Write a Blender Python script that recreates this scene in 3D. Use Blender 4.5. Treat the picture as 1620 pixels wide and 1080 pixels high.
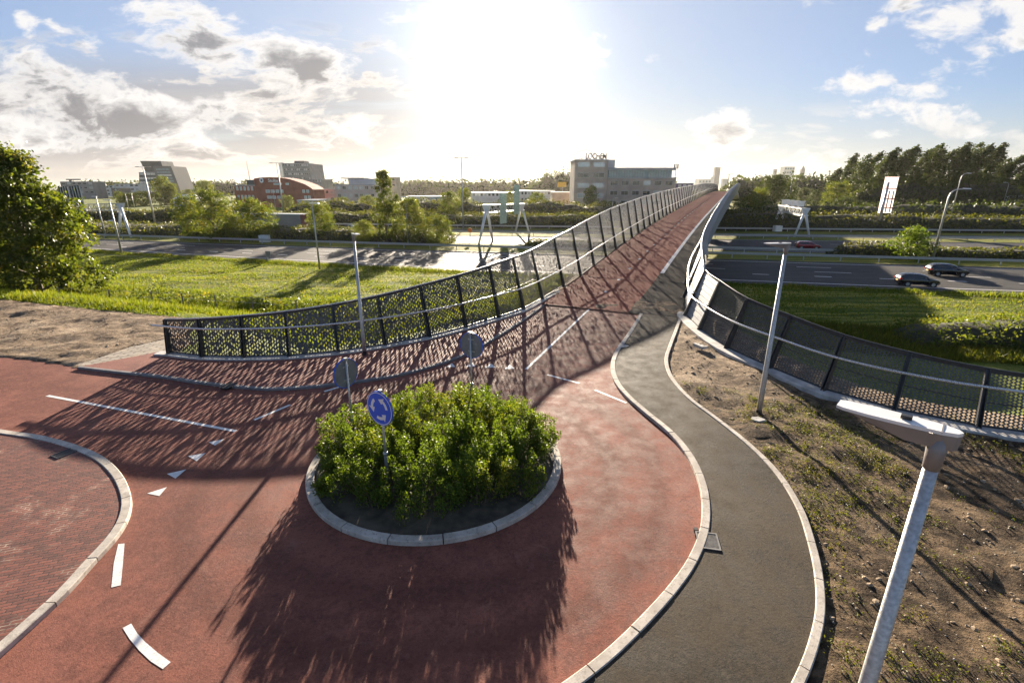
import bpy, bmesh, math, random
import numpy as np
from mathutils import Vector, Matrix, noise as mnoise
for o in list(bpy.data.objects): bpy.data.objects.remove(o)
R=math.radians
scene=bpy.context.scene; COL=scene.collection
# ------------------------------------------------------------ camera
CAM_H=6.5; FPX=770.0; PITCH=R(17.5)
cd=bpy.data.cameras.new('camera'); cam=bpy.data.objects.new('camera',cd); COL.objects.link(cam)
cam.location=(0,0,CAM_H); cam.rotation_euler=(R(90)-PITCH,0,0)
cd.sensor_width=36; cd.lens=36*FPX/1620; cd.clip_start=0.05; cd.clip_end=9000
scene.camera=cam
SUN_EL=12.2; SUN_AZ=-1.4     # azimuth, degrees right of +Y
# ------------------------------------------------------------ exposure
vs=scene.view_settings; vs.view_transform='Standard'; vs.look='None'; vs.gamma=1; vs.exposure=2.0
try: vs.use_curve_mapping=False
except Exception: pass
# ------------------------------------------------------------ projection helpers (photo pixel -> place on the ground)
_s,_c=math.sin(PITCH),math.cos(PITCH)
def ray(px,py):
    u=(px-810)/FPX; v=(py-540)/FPX
    return u,_c-v*_s,-(_s+v*_c)
def G(px,py,z=0.0):
    x,y,w=ray(px,py); t=(z-CAM_H)/w
    return Vector((x*t,y*t,z))
def at_dist(px,py,Y):
    x,y,w=ray(px,py); t=Y/y
    return Vector((x*t,Y,CAM_H+w*t))
def ztop(px,py,Y): return at_dist(px,py,Y).z
# ------------------------------------------------------------ node helpers
class NT:
    def __init__(s,nt): s.nt=nt; s.n=nt.nodes; s.l=nt.links
    def add(s,t,**k):
        n=s.n.new(t)
        for a,b in k.items(): setattr(n,a,b)
        return n
    def put(s,sock,v):
        if isinstance(v,bpy.types.NodeSocket): s.l.new(v,sock)
        elif v is not None: sock.default_value=v
    def math(s,op,a,b=None,c=None,clamp=False):
        n=s.add('ShaderNodeMath',operation=op); n.use_clamp=clamp
        s.put(n.inputs[0],a); s.put(n.inputs[1],b); s.put(n.inputs[2],c); return n.outputs[0]
    def mix(s,f,a,b,mode='MIX'):
        n=s.add('ShaderNodeMix',data_type='RGBA',blend_type=mode)
        s.put(n.inputs[0],f); s.put(n.inputs[6],c4(a)); s.put(n.inputs[7],c4(b)); return n.outputs[2]
    def noise(s,vec,scale,detail=3,rough=.55,dist=0):
        n=s.add('ShaderNodeTexNoise'); s.put(n.inputs['Vector'],vec)
        n.inputs['Scale'].default_value=scale; n.inputs['Detail'].default_value=detail
        n.inputs['Roughness'].default_value=rough; n.inputs['Distortion'].default_value=dist
        return n.outputs['Fac']
    def ramp(s,f,a,b,lo=0.,hi=1.,smooth=True):
        n=s.add('ShaderNodeMapRange'); n.interpolation_type='SMOOTHSTEP' if smooth else 'LINEAR'
        s.put(n.inputs['Value'],f); n.inputs['From Min'].default_value=a; n.inputs['From Max'].default_value=b
        n.inputs['To Min'].default_value=lo; n.inputs['To Max'].default_value=hi; return n.outputs['Result']
    def bump(s,h,strength=.3,dist=.02):
        n=s.add('ShaderNodeBump'); s.put(n.inputs['Height'],h); n.inputs['Strength'].default_value=strength
        n.inputs['Distance'].default_value=dist; return n.outputs[0]
def c4(v):
    if isinstance(v,(tuple,list)) and len(v)==3: return (v[0],v[1],v[2],1)
    return v
def newmat(name):
    m=bpy.data.materials.new(name); m.use_nodes=True; t=NT(m.node_tree); t.n.clear()
    out=t.add('ShaderNodeOutputMaterial'); p=t.add('ShaderNodeBsdfPrincipled'); t.l.new(p.outputs[0],out.inputs[0])
    g=t.add('ShaderNodeNewGeometry'); return m,t,p,out,g
def simple(name,col,rough=.6,metal=0,var=.12,scale=3.,bump=0,bscale=60,spec=.5,coat=0):
    m,t,p,out,g=newmat(name)
    tc=t.add('ShaderNodeTexCoord').outputs['Object']
    f=t.noise(tc,scale,4)
    lo=tuple(max(0,c*(1-var*2)) for c in col); hi=tuple(min(1,c*(1+var*2)) for c in col)
    t.put(p.inputs['Base Color'],t.mix(t.ramp(f,.25,.75),lo,hi))
    t.put(p.inputs['Roughness'],t.ramp(t.noise(tc,scale*4,3),.3,.7,max(0,rough-.08),min(1,rough+.08)))
    p.inputs['Metallic'].default_value=metal; p.inputs['Specular IOR Level'].default_value=spec; p.inputs['Coat Weight'].default_value=coat
    if bump: t.put(p.inputs['Normal'],t.bump(t.noise(tc,bscale,3),bump,.01))
    return m
# ------------------------------------------------------------ world: physical sky with procedural clouds
W=bpy.data.worlds.new('World'); scene.world=W; W.use_nodes=True; t=NT(W.node_tree); t.n.clear()
wo=t.add('ShaderNodeOutputWorld'); bg=t.add('ShaderNodeBackground'); t.l.new(bg.outputs[0],wo.inputs[0])
sky=t.add('ShaderNodeTexSky'); sky.sky_type='NISHITA'; sky.sun_disc=False
sky.sun_elevation=R(SUN_EL); sky.sun_rotation=R(SUN_AZ); sky.air_density=1.0; sky.dust_density=.15; sky.ozone_density=2.5; sky.altitude=0
SKY=0.05
bg.inputs[1].default_value=SKY
d=t.add('ShaderNodeTexCoord').outputs['Generated']
sx=t.add('ShaderNodeSeparateXYZ'); t.l.new(d,sx.inputs[0])
yy=t.math('MAXIMUM',sx.outputs[1],.06)
U=t.math('DIVIDE',sx.outputs[0],yy); V=t.math('DIVIDE',sx.outputs[2],yy)
front=t.ramp(sx.outputs[1],.02,.2)
comb=t.add('ShaderNodeCombineXYZ'); t.l.new(U,comb.inputs[0]); t.put(comb.inputs[1],t.math('MULTIPLY',V,2.0)); uv=comb.outputs[0]
wp=t.add('ShaderNodeTexNoise'); t.l.new(uv,wp.inputs['Vector']); wp.inputs['Scale'].default_value=3.2; wp.inputs['Detail'].default_value=5
wps=t.add('ShaderNodeVectorMath',operation='MULTIPLY_ADD'); t.l.new(wp.outputs['Color'],wps.inputs[0]); wps.inputs[1].default_value=(.30,.30,0); t.l.new(uv,wps.inputs[2])
n1=t.noise(wps.outputs[0],4.2,10,.60,.0); n2=t.noise(uv,15,8,.62,.4)
def pd(px,py): x,y,w=ray(px,py); return x/y,w/y
BL=[ # px,py, half width, half height (px), tilt, greyness
(285,58,105,48,8,.9),(340,95,75,30,12,.7),(485,112,100,44,8,1.0),(60,130,120,60,12,.9),(170,190,120,45,10,1.0),(30,205,100,34,0,.4),
(365,178,75,38,14,.9),(120,55,45,18,12,.05),(45,45,28,22,45,.0),(270,180,90,30,8,.5),(545,200,70,32,6,.6),(300,218,70,24,8,.2),(430,215,80,24,0,.3),
(1430,178,100,20,2,.45),(1365,128,62,20,-8,.1),(1465,130,55,30,0,.1),(1415,212,52,10,0,.4),(1150,195,48,18,0,.3),(1145,216,38,10,0,.2),
(1500,52,100,42,-18,.15),(1560,80,80,40,-20,.15),(1590,20,60,36,0,.15),(1345,0,95,12,0,.2),(1038,92,18,11,10,0),(1385,46,12,14,60,0),
(1290,245,40,11,0,.3),(1090,245,60,10,0,.2),(1190,240,50,10,0,.2),(1590,215,50,16,0,.1),(640,25,70,28,12,.05),(612,70,16,12,0,0),(905,80,50,24,0,0),(985,212,22,9,0,0),(905,150,22,30,0,0),(1230,262,80,8,0,.2)]
F=None;Gs=None
for px,py,a,b,tilt,gr in BL:
    u0,v0=pd(px,py); k=1/FPX; ca,sa=math.cos(R(tilt)),math.sin(R(tilt))
    du=t.math('SUBTRACT',U,u0); dv=t.math('SUBTRACT',V,v0)
    p=t.math('MULTIPLY_ADD',du,ca/(a*k),t.math('MULTIPLY',dv,-sa/(a*k)))
    q=t.math('MULTIPLY_ADD',du,sa/(b*k),t.math('MULTIPLY',dv,ca/(b*k)))
    e=t.math('SUBTRACT',1,t.math('MULTIPLY_ADD',p,p,t.math('MULTIPLY',q,q)))
    e=t.math('MULTIPLY',e,max(.4,min(1,b/34)))
    g_=t.math('MULTIPLY',t.math('MAXIMUM',t.math('MULTIPLY_ADD',q,-.5,e),0),gr)
    F=e if F is None else t.math('MAXIMUM',F,e)
    Gs=g_ if Gs is None else t.math('MAXIMUM',Gs,g_)
F=t.math('MAXIMUM',F,-1.3)
D=t.math('MULTIPLY_ADD',t.math('SUBTRACT',n1,.5),6.5,F); D=t.math('MULTIPLY_ADD',t.math('SUBTRACT',n2,.5),2.6,t.math('SUBTRACT',D,.36))
al=t.ramp(D,-.2,.65)
gray=t.math('MULTIPLY',t.ramp(t.math('MULTIPLY_ADD',t.math('SUBTRACT',n1,.52),4.2,t.math('MULTIPLY_ADD',t.math('SUBTRACT',n2,.5),1.6,Gs)),.28,1.25),t.ramp(D,.15,1.0))
# low stratus bands over the left half
st=t.add('ShaderNodeCombineXYZ'); t.put(st.inputs[0],t.math('MULTIPLY',U,1.0)); t.put(st.inputs[1],t.math('MULTIPLY',V,9.0))
n3=t.noise(st.outputs[0],1.7,6,.55)
band=t.math('MULTIPLY',t.ramp(V,.0,.03),t.ramp(V,.27,.15)); band=t.math('MULTIPLY',band,t.ramp(U,.05,-.35))
strat=t.math('MULTIPLY',band,t.ramp(n3,.22,.55))
E0=1/(SKY*2**vs.exposure)      # display value 1.0 in world units
def W3(r,g,b,k=1): return (r*E0*k,g*E0*k,b*E0*k)
# aureole round the sun (sky light scattered by haze and thin cloud)
sd=Vector((math.sin(R(SUN_AZ))*math.cos(R(SUN_EL)),math.cos(R(SUN_AZ))*math.cos(R(SUN_EL)),math.sin(R(SUN_EL))))
vm=t.add('ShaderNodeVectorMath',operation='DOT_PRODUCT'); t.l.new(d,vm.inputs[0]); vm.inputs[1].default_value=sd
dot=t.math('MAXIMUM',vm.outputs['Value'],0)
aure=t.math('ADD',t.math('MULTIPLY',t.math('POWER',dot,110),.8),t.math('MULTIPLY',t.math('POWER',dot,20),.045))
aurew=t.math('ADD',aure,t.math('MULTIPLY',t.math('POWER',dot,700),6))
skyc=t.mix(1.0,sky.outputs[0],(.42,.49,.66),'MULTIPLY'); mns=t.add('ShaderNodeVectorMath',operation='MINIMUM'); t.l.new(skyc,mns.inputs[0]); mns.inputs[1].default_value=W3(.80,.82,.86); skyc=mns.outputs[0]; skyc=t.mix(t.math('MULTIPLY',t.math('POWER',dot,4),.85),skyc,W3(.50,.60,.78)); skyc=t.mix(.16,skyc,W3(.62,.70,.82))
hz=t.ramp(V,.20,-.01); skyc=t.mix(t.math('MULTIPLY',hz,.8),skyc,W3(.66,.64,.58))
base=skyc
lit=t.math('MULTIPLY_ADD',aure,.6,1)
c_str=t.mix(t.ramp(n3,.3,.7),W3(.27,.275,.32),W3(.48,.46,.47))
base=t.mix(t.math('MULTIPLY',strat,.88),base,c_str)
s4=t.add('ShaderNodeCombineXYZ'); t.put(s4.inputs[0],U); t.put(s4.inputs[1],t.math('MULTIPLY',V,3.6)); w4=t.add('ShaderNodeVectorMath',operation='MULTIPLY_ADD'); t.l.new(wp.outputs['Color'],w4.inputs[0]); w4.inputs[1].default_value=(.25,.25,0); t.l.new(s4.outputs[0],w4.inputs[2])
n4=t.noise(w4.outputs[0],5.0,9,.6); band2=t.math('MULTIPLY',t.math('MULTIPLY',t.ramp(V,.015,.06),t.ramp(V,.30,.20)),t.ramp(U,.0,-.3))
puff=t.math('MULTIPLY',t.math('MULTIPLY',t.ramp(n4,.50,.575),band2),.95); core=t.ramp(n4,.54,.66)
base=t.mix(puff,base,t.mix(core,W3(.82,.79,.76),W3(.28,.285,.33)))
# thin fair-weather puffs low over the right horizon
band3=t.math('MULTIPLY',t.math('MULTIPLY',t.ramp(V,.02,.05),t.ramp(V,.17,.10)),t.ramp(U,.2,.45)); base=t.mix(t.math('MULTIPLY',t.math('MULTIPLY',t.ramp(n4,.50,.62),band3),.75),base,W3(.84,.83,.82))
c_cl=t.mix(gray,W3(.95,.94,.93),W3(.25,.255,.29))
base=t.mix(t.math('MULTIPLY',al,t.math('MULTIPLY',front,.94)),base,c_cl)
gl=t.mix(1.0,W3(1.0,.97,.88),(1,1,1),'MULTIPLY')
sc=t.add('ShaderNodeVectorMath',operation='SCALE'); t.l.new(gl,sc.inputs[0]); t.l.new(aurew,sc.inputs['Scale'])
ad=t.add('ShaderNodeVectorMath',operation='ADD'); t.l.new(base,ad.inputs[0]); t.l.new(sc.outputs[0],ad.inputs[1])
mn=t.add('ShaderNodeVectorMath',operation='MINIMUM'); t.l.new(ad.outputs[0],mn.inputs[0]); mn.inputs[1].default_value=W3(1.12,1.10,1.06); t.l.new(mn.outputs[0],bg.inputs[0])
# ------------------------------------------------------------ sun
sl=bpy.data.lights.new('sun','SUN'); sl.energy=5.0; sl.angle=R(.55); sl.color=(1,.86,.68)
so=bpy.data.objects.new('sun',sl); COL.objects.link(so); so.rotation_euler=(-sd).to_track_quat('-Z','Y').to_euler()
# ------------------------------------------------------------ object helpers
def tag(o,label=None,cat=None,group=None,kind=None):
    if label: o['label']=label
    if cat: o['category']=cat
    if group: o['group']=group
    if kind: o['kind']=kind
    return o
def empty(name,loc,rz=0,label=None,cat=None,group=None):
    o=bpy.data.objects.new(name,None); COL.objects.link(o); o.location=loc; o.rotation_euler=(0,0,rz); o.empty_display_size=.2
    return tag(o,label,cat,group)
def link(name,me,mat,parent=None,smooth=False):
    for m in (mat if isinstance(mat,(list,tuple)) else [mat]): me.materials.append(m)
    if smooth: me.polygons.foreach_set('use_smooth',[True]*len(me.polygons))
    o=bpy.data.objects.new(name,me); COL.objects.link(o)
    if parent is not None: o.parent=parent
    return o
def npmesh(name,V_,F_):
    """fast mesh from an (N,3) array and an (M,k) face array"""
    me=bpy.data.meshes.new(name); V_=np.asarray(V_,np.float32); F_=np.asarray(F_,np.int32)
    me.vertices.add(len(V_)); me.vertices.foreach_set('co',V_.ravel()); k=F_.shape[1]
    me.loops.add(F_.size); me.loops.foreach_set('vertex_index',F_.ravel())
    me.polygons.add(len(F_)); me.polygons.foreach_set('loop_start',np.arange(0,F_.size,k,dtype=np.int32))
    me.polygons.foreach_set('loop_total',np.full(len(F_),k,np.int32)); me.update(calc_edges=True); me.validate(); return me
class MB:
    def __init__(s): s.v=[]; s.f=[]; s.mi=[]; s.cur=0
    def add(s,vs_,fs):
        b=len(s.v); s.v+=[tuple(v) for v in vs_]; s.f+=[tuple(b+i for i in f) for f in fs]; s.mi+=[s.cur]*len(fs); return s
    def box(s,x0,x1,y0,y1,z0,z1):
        return s.add([(x0,y0,z0),(x1,y0,z0),(x1,y1,z0),(x0,y1,z0),(x0,y0,z1),(x1,y0,z1),(x1,y1,z1),(x0,y1,z1)],
            [(0,3,2,1),(4,5,6,7),(0,1,5,4),(1,2,6,5),(2,3,7,6),(3,0,4,7)])
    def hexa(s,p): # 8 points as in box
        return s.add(p,[(0,3,2,1),(4,5,6,7),(0,1,5,4),(1,2,6,5),(2,3,7,6),(3,0,4,7)])
    def bar(s,a,b,w,h,up=(0,0,1)):
        a,b=Vector(a),Vector(b); d_=(b-a).normalized(); u=Vector(up); sd_=d_.cross(u)
        if sd_.length<1e-4: sd_=d_.cross(Vector((1,0,0)))
        sd_.normalize(); u=sd_.cross(d_).normalized(); x=sd_*w/2; y=u*h/2
        return s.hexa([a-x-y,a+x-y,b+x-y,b-x-y,a-x+y,a+x+y,b+x+y,b-x+y])
    def tube(s,pts,r,n=8,caps=True):
        pts=[Vector(p) for p in pts]; rr=r if isinstance(r,(list,tuple)) else [r]*len(pts)
        b=len(s.v); prev=None
        for i,p in enumerate(pts):
            d_=(pts[min(i+1,len(pts)-1)]-pts[max(i-1,0)]).normalized()
            if prev is None:
                u=d_.cross(Vector((0,0,1)));
                if u.length<.05: u=d_.cross(Vector((1,0,0)))
            else: u=prev-d_*prev.dot(d_)
            u.normalize(); prev=u; w=d_.cross(u)
            for k in range(n):
                a=2*math.pi*k/n; s.v.append(tuple(p+(u*math.cos(a)+w*math.sin(a))*rr[i]))
        for i in range(len(pts)-1):
            for k in range(n):
                k2=(k+1)%n; s.f.append((b+i*n+k,b+i*n+k2,b+(i+1)*n+k2,b+(i+1)*n+k)); s.mi.append(s.cur)
        if caps:
            s.f.append(tuple(b+k for k in reversed(range(n)))); s.mi.append(s.cur)
            s.f.append(tuple(b+(len(pts)-1)*n+k for k in range(n))); s.mi.append(s.cur)
        return s
    def cyl(s,c,r0,r1,h,n=16):
        c=Vector(c); return s.tube([c,c+Vector((0,0,h))],[r0,r1],n)
    def prism(s,poly,z0,z1):
        n=len(poly); vs_=[(p[0],p[1],z0) for p in poly]+[(p[0],p[1],z1) for p in poly]
        return s.add(vs_,[tuple(reversed(range(n))),tuple(range(n,2*n))]+[(i,(i+1)%n,n+(i+1)%n,n+i) for i in range(n)])
    def build(s,name,mat,parent=None,smooth=False):
        me=bpy.data.meshes.new(name); me.from_pydata(s.v,[],s.f); me.validate()
        o=link(name,me,mat,parent,smooth)
        if any(s.mi) and len(me.polygons)==len(s.mi): me.polygons.foreach_set('material_index',s.mi)
        return o
def sharp_smooth(o,ang=35):
    me=o.data; me.polygons.foreach_set('use_smooth',[True]*len(me.polygons))
    bm=bmesh.new(); bm.from_mesh(me)
    for e in bm.edges:
        if len(e.link_faces)==2 and e.calc_face_angle(0)>R(ang): e.smooth=False
    bm.to_mesh(me); bm.free(); return o
def copy_tree(o,parent=None):
    c=o.copy(); COL.objects.link(c)
    if parent is not None: c.parent=parent
    for ch in [x for x in o.children]: copy_tree(ch,c)
    return c
def spline(pts,step=.25):
    pts=[Vector((p[0],p[1],0)) for p in pts]; out=[]
    P=[pts[0]*2-pts[1]]+pts+[pts[-1]*2-pts[-2]]
    for i in range(1,len(P)-2):
        n=max(1,int((P[i+1]-P[i]).length/step))
        for k in range(n):
            q=k/n; a,b,c_,d_=P[i-1],P[i],P[i+1],P[i+2]
            out.append(.5*((2*b)+(c_-a)*q+(2*a-5*b+4*c_-d_)*q*q+(3*b-a-3*c_+d_)*q**3))
    out.append(pts[-1]); return out
def normals2(pl):
    out=[]
    for i in range(len(pl)):
        a=pl[max(i-1,0)]; b=pl[min(i+1,len(pl)-1)]; d_=(b-a); d_.z=0; d_.normalize(); out.append(Vector((-d_.y,d_.x,0)))
    return out
rng=np.random.default_rng(7); random.seed(7)
# ------------------------------------------------------------ materials
def asphalt(name,dark,light,grain,spec=.35,rough=.8,speck=.0,streak=None,bs=.55,tracks=False):
    m,t,p,out,g=newmat(name); pos=g.outputs['Position']
    big=t.noise(pos,.35,5,.6,.4); mid=t.noise(pos,2.2,5,.6); fine=t.noise(pos,85,2,.7); f2=t.noise(pos,30,3,.6)
    c=t.mix(t.ramp(t.math('MULTIPLY_ADD',mid,.45,t.math('MULTIPLY',big,.55)),.40,.60),dark,light); c=t.mix(t.ramp(t.noise(pos,.16,4,.7,1.0),.55,.66,0,.35),c,tuple(min(1,v*1.25+.03) for v in light))
    c=t.mix(t.ramp(t.noise(pos,11,5,.75),.42,.66,0,.45),c,tuple(min(1,v*1.35) for v in light)); c=t.mix(t.ramp(t.noise(pos,7,5,.7),.50,.34,0,.5),c,tuple(v*.62 for v in dark)); c=t.mix(t.ramp(fine,.35,.7,0,grain),c,tuple(min(1,v*2.1) for v in light))
    c=t.mix(t.ramp(f2,.5,.32,0,grain*.8),c,tuple(v*.35 for v in dark))
    if streak:
        wv=t.add('ShaderNodeMapping'); t.l.new(pos,wv.inputs[0]); wv.inputs['Rotation'].default_value=(0,0,R(streak[0])); wv.inputs['Scale'].default_value=(.05,1.1,1)
        c=t.mix(t.ramp(t.noise(wv.outputs[0],1.3,4,.6),.45,.7,0,.45),c,streak[1])
    if tracks:
        for cx,cy,r0 in ((-1.85,10.72,4.25),(-1.85,10.72,5.35)):
            vd=t.add('ShaderNodeVectorMath',operation='DISTANCE'); t.l.new(pos,vd.inputs[0]); vd.inputs[1].default_value=(cx,cy,0)
            k=t.math('ABSOLUTE',t.math('SUBTRACT',t.math('MULTIPLY_ADD',big,.5,vd.outputs['Value']),r0+.25))
            c=t.mix(t.math('MULTIPLY',t.ramp(k,.42,.05),t.ramp(mid,.3,.6,.12,.38)),c,tuple(v*.55 for v in dark))
        c=t.mix(t.math('MULTIPLY',t.ramp(t.noise(pos,1.1,6,.75,.8),.56,.70),.3),c,(.36,.18,.13))
    t.put(p.inputs['Base Color'],c); t.put(p.inputs['Roughness'],t.ramp(mid,.3,.7,rough-.1,rough+.08)); p.inputs['Specular IOR Level'].default_value=spec
    h=t.math('ADD',t.noise(pos,120,2,.7),t.math('MULTIPLY',t.noise(pos,28,3,.6),.8))
    t.put(p.inputs['Normal'],t.bump(h,bs,.012)); return m
M={}
def paintmat():
    m,t,p,out,g=newmat('worn_road_paint'); pos=g.outputs['Position']; c=t.mix(t.ramp(t.noise(pos,5,4,.6),.3,.7),(.70,.68,.65),(.84,.82,.80))
    c=t.mix(t.ramp(t.noise(pos,34,5,.75),.56,.66,0,.75),c,(.34,.22,.19)); c=t.mix(t.ramp(t.noise(pos,3.1,5,.7,1.5),.60,.66,0,.6),c,(.40,.30,.27)); t.put(p.inputs['Base Color'],c); p.inputs['Roughness'].default_value=.65; t.put(p.inputs['Normal'],t.bump(t.noise(pos,60,3),.3,.006)); return m
M['red']=asphalt('red_asphalt',(.095,.030,.021),(.225,.083,.057),.35,.22,tracks=True)
M['redstrip']=asphalt('red_footway_asphalt',(.12,.040,.030),(.24,.09,.066),.3)
M['reddeck']=asphalt('red_deck_coating',(.19,.05,.031),(.28,.085,.054),.25,.12,.85,bs=.12)
M['dark']=asphalt('dark_asphalt',(.014,.011,.007),(.068,.052,.035),.35,.2)
M['darkdeck']=asphalt('dark_deck_coating',(.022,.019,.016),(.048,.041,.034),.3,.1,.88,bs=.12)
M['hwy']=asphalt('motorway_asphalt',(.038,.036,.035),(.062,.058,.054),.15,.15,.8,0,(16,(.11,.105,.1)))
M['paint']=paintmat()
def kerbmat():
    m,t,p,out,g=newmat('kerb_concrete'); pos=g.outputs['Position']
    f=t.noise(pos,3,5,.6); c=t.mix(t.ramp(f,.3,.7),(.42,.37,.31),(.66,.60,.52)); c=t.mix(t.ramp(t.noise(pos,14,6,.8),.5,.68,0,.75),c,(.20,.165,.13))
    rd=t.add('ShaderNodeNewGeometry').outputs['Random Per Island']; c=t.mix(t.math('MULTIPLY',rd,.35),c,(.30,.26,.22))
    t.put(p.inputs['Base Color'],c); p.inputs['Roughness'].default_value=.85; t.put(p.inputs['Normal'],t.bump(t.noise(pos,70,3),.3,.008)); return m
M['kerb']=kerbmat()
M['concrete']=simple('concrete',(.48,.46,.43),.85,0,.15,2.5,.4,30)
def brickmat():
    m,t,p,out,g=newmat('red_brick_paving'); pos=g.outputs['Position']
    mp=t.add('ShaderNodeMapping'); t.l.new(pos,mp.inputs[0]); mp.inputs['Rotation'].default_value=(0,0,R(-18))
    b=t.add('ShaderNodeTexBrick'); t.l.new(mp.outputs[0],b.inputs['Vector']); b.inputs['Scale'].default_value=1
    b.inputs['Brick Width'].default_value=.21; b.inputs['Row Height'].default_value=.075; b.inputs['Mortar Size'].default_value=.009; b.inputs['Mortar Smooth'].default_value=.2
    b.inputs['Color1'].default_value=(.24,.07,.045,1); b.inputs['Color2'].default_value=(.10,.033,.025,1); b.inputs['Mortar'].default_value=(.025,.017,.013,1); b.inputs['Bias'].default_value=.1
    # sand still lying in some joints and patches
    n=t.noise(pos,.9,5,.65,.5); sand=t.math('MULTIPLY',t.ramp(n,.53,.66),t.ramp(b.outputs['Fac'],.1,.6,.0,1))
    c=t.mix(t.ramp(t.noise(pos,9,3),.3,.7,0,.35),b.outputs['Color'],(.26,.09,.06)); c=t.mix(t.math('MULTIPLY',sand,.85),c,(.55,.42,.31))
    t.put(p.inputs['Base Color'],c); p.inputs['Roughness'].default_value=.75
    h=t.math('MULTIPLY_ADD',t.noise(pos,50,2),.25,t.math('SUBTRACT',1,b.outputs['Fac'])); t.put(p.inputs['Normal'],t.bump(h,.6,.012)); return m
M['brick']=brickmat()
def pavermat():
    m,t,p,out,g=newmat('sandy_pavers'); pos=g.outputs['Position']
    mp=t.add('ShaderNodeMapping'); t.l.new(pos,mp.inputs[0]); mp.inputs['Rotation'].default_value=(0,0,R(6))
    b=t.add('ShaderNodeTexBrick'); t.l.new(mp.outputs[0],b.inputs['Vector']); b.inputs['Scale'].default_value=1
    b.inputs['Brick Width'].default_value=.6; b.inputs['Row Height'].default_value=.16; b.inputs['Mortar Size'].default_value=.022
    b.inputs['Color1'].default_value=(.42,.37,.30,1); b.inputs['Color2'].default_value=(.34,.29,.23,1); b.inputs['Mortar'].default_value=(.07,.05,.035,1)
    c=t.mix(t.ramp(t.noise(pos,1.5,4),.5,.7),b.outputs['Color'],(.45,.36,.26)); t.put(p.inputs['Base Color'],c); p.inputs['Roughness'].default_value=.9
    t.put(p.inputs['Normal'],t.bump(t.math('SUBTRACT',1,b.outputs['Fac']),.7,.03)); return m
M['paver']=pavermat()
def terrainmat():
    m,t,p,out,g=newmat('terrain'); pos=g.outputs['Position']
    at=t.add('ShaderNodeAttribute'); at.attribute_name='soil'; soil=at.outputs['Fac']
    at2=t.add('ShaderNodeAttribute'); at2.attribute_name='field'; field=at2.outputs['Fac']
    n0=t.noise(pos,.5,6,.65,.5); n1_=t.noise(pos,3,6,.7); n2_=t.noise(pos,18,5,.7)
    s=t.mix(t.ramp(n1_,.35,.68),(.12,.08,.05),(.42,.31,.205)); s=t.mix(t.ramp(n0,.5,.68,0,.75),s,(.54,.42,.295)); s=t.mix(t.ramp(n2_,.56,.38,0,.55),s,(.08,.055,.035))
    # dark tilled soil on the right, greened in patches
    rt=t.ramp(t.add('ShaderNodeSeparateXYZ').outputs[0],0,1) if 0 else None
    gr=t.mix(t.ramp(n1_,.3,.7),(.09,.13,.018),(.22,.25,.035)); gr=t.mix(t.ramp(n0,.45,.7,0,.6),gr,(.27,.24,.06)); gr=t.mix(t.ramp(n2_,.55,.4,0,.5),gr,(.04,.055,.012))
    wv=t.add('ShaderNodeMapping'); t.l.new(pos,wv.inputs[0]); wv.inputs['Rotation'].default_value=(0,0,R(16)); wv.inputs['Scale'].default_value=(.06,1.0,1)
    mow=t.noise(wv.outputs[0],1.3,4,.6); mown=t.mix(t.ramp(mow,.42,.58),(.10,.14,.018),(.42,.37,.06)); mown=t.mix(t.ramp(n2_,.56,.40,0,.75),mown,(.05,.065,.012))
    gr=t.mix(field,gr,mown)
    mask=t.ramp(t.math('MULTIPLY_ADD',t.math('SUBTRACT',n1_,.5),.9,soil),.38,.55)
    c=t.mix(mask,gr,s)
    at3=t.add('ShaderNodeAttribute'); at3.attribute_name='weedy'
    c=t.mix(t.math('MULTIPLY',at3.outputs['Fac'],t.ramp(n2_,.35,.65,.55,.9)),c,t.mix(t.ramp(n1_,.4,.62),(.020,.014,.008),(.15,.098,.052)))
    t.put(p.inputs['Base Color'],c); p.inputs['Roughness'].default_value=.95; p.inputs['Specular IOR Level'].default_value=.15
    h=t.math('ADD',t.math('MULTIPLY',t.noise(pos,6,6,.7),1.0),t.math('MULTIPLY',t.noise(pos,30,4,.7),.4)); t.put(p.inputs['Normal'],t.bump(h,.9,.10)); return m
M['terrain']=terrainmat()
def leafmat(name,dark,light,gold=None,trans=.45,spec=.25,rough=.55):
    m,t,p,out,g=newmat(name); t.n.remove(p)
    ri=g.outputs['Random Per Island']; pos=t.add('ShaderNodeTexCoord').outputs['Object']; oi=t.add('ShaderNodeObjectInfo').outputs['Random']
    c=t.mix(ri,dark,light); 
    if gold: c=t.mix(t.math('MULTIPLY',t.ramp(t.noise(pos,.55,3),.5,.7),t.ramp(ri,.2,.9)),c,gold)
    c=t.mix(t.math('MULTIPLY',oi,.25),c,(dark[0]*1.3,dark[1]*.9,dark[2]))
    pr=t.add('ShaderNodeBsdfPrincipled'); t.put(pr.inputs['Base Color'],c); pr.inputs['Roughness'].default_value=rough; pr.inputs['Specular IOR Level'].default_value=spec
    tr=t.add('ShaderNodeBsdfTranslucent'); t.put(tr.inputs[0],t.mix(1.0,c,(1.7,1.6,.6),'MULTIPLY'))
    mx=t.add('ShaderNodeMixShader'); mx.inputs[0].default_value=trans; t.l.new(pr.outputs[0],mx.inputs[1]); t.l.new(tr.outputs[0],mx.inputs[2]); t.l.new(mx.outputs[0],out.inputs[0]); return m
M['leaf']=leafmat('tree_leaves',(.06,.095,.016),(.14,.165,.03),(.24,.19,.035),.5)
M['leafbig']=leafmat('broad_tree_leaves',(.045,.075,.012),(.12,.15,.02),(.22,.17,.025),.5,.4,.4)
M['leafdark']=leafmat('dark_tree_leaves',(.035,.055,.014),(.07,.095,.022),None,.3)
M['leafshrub']=leafmat('shrub_leaves',(.055,.095,.012),(.13,.19,.025),(.18,.18,.025),.48,.28,.5)
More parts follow.
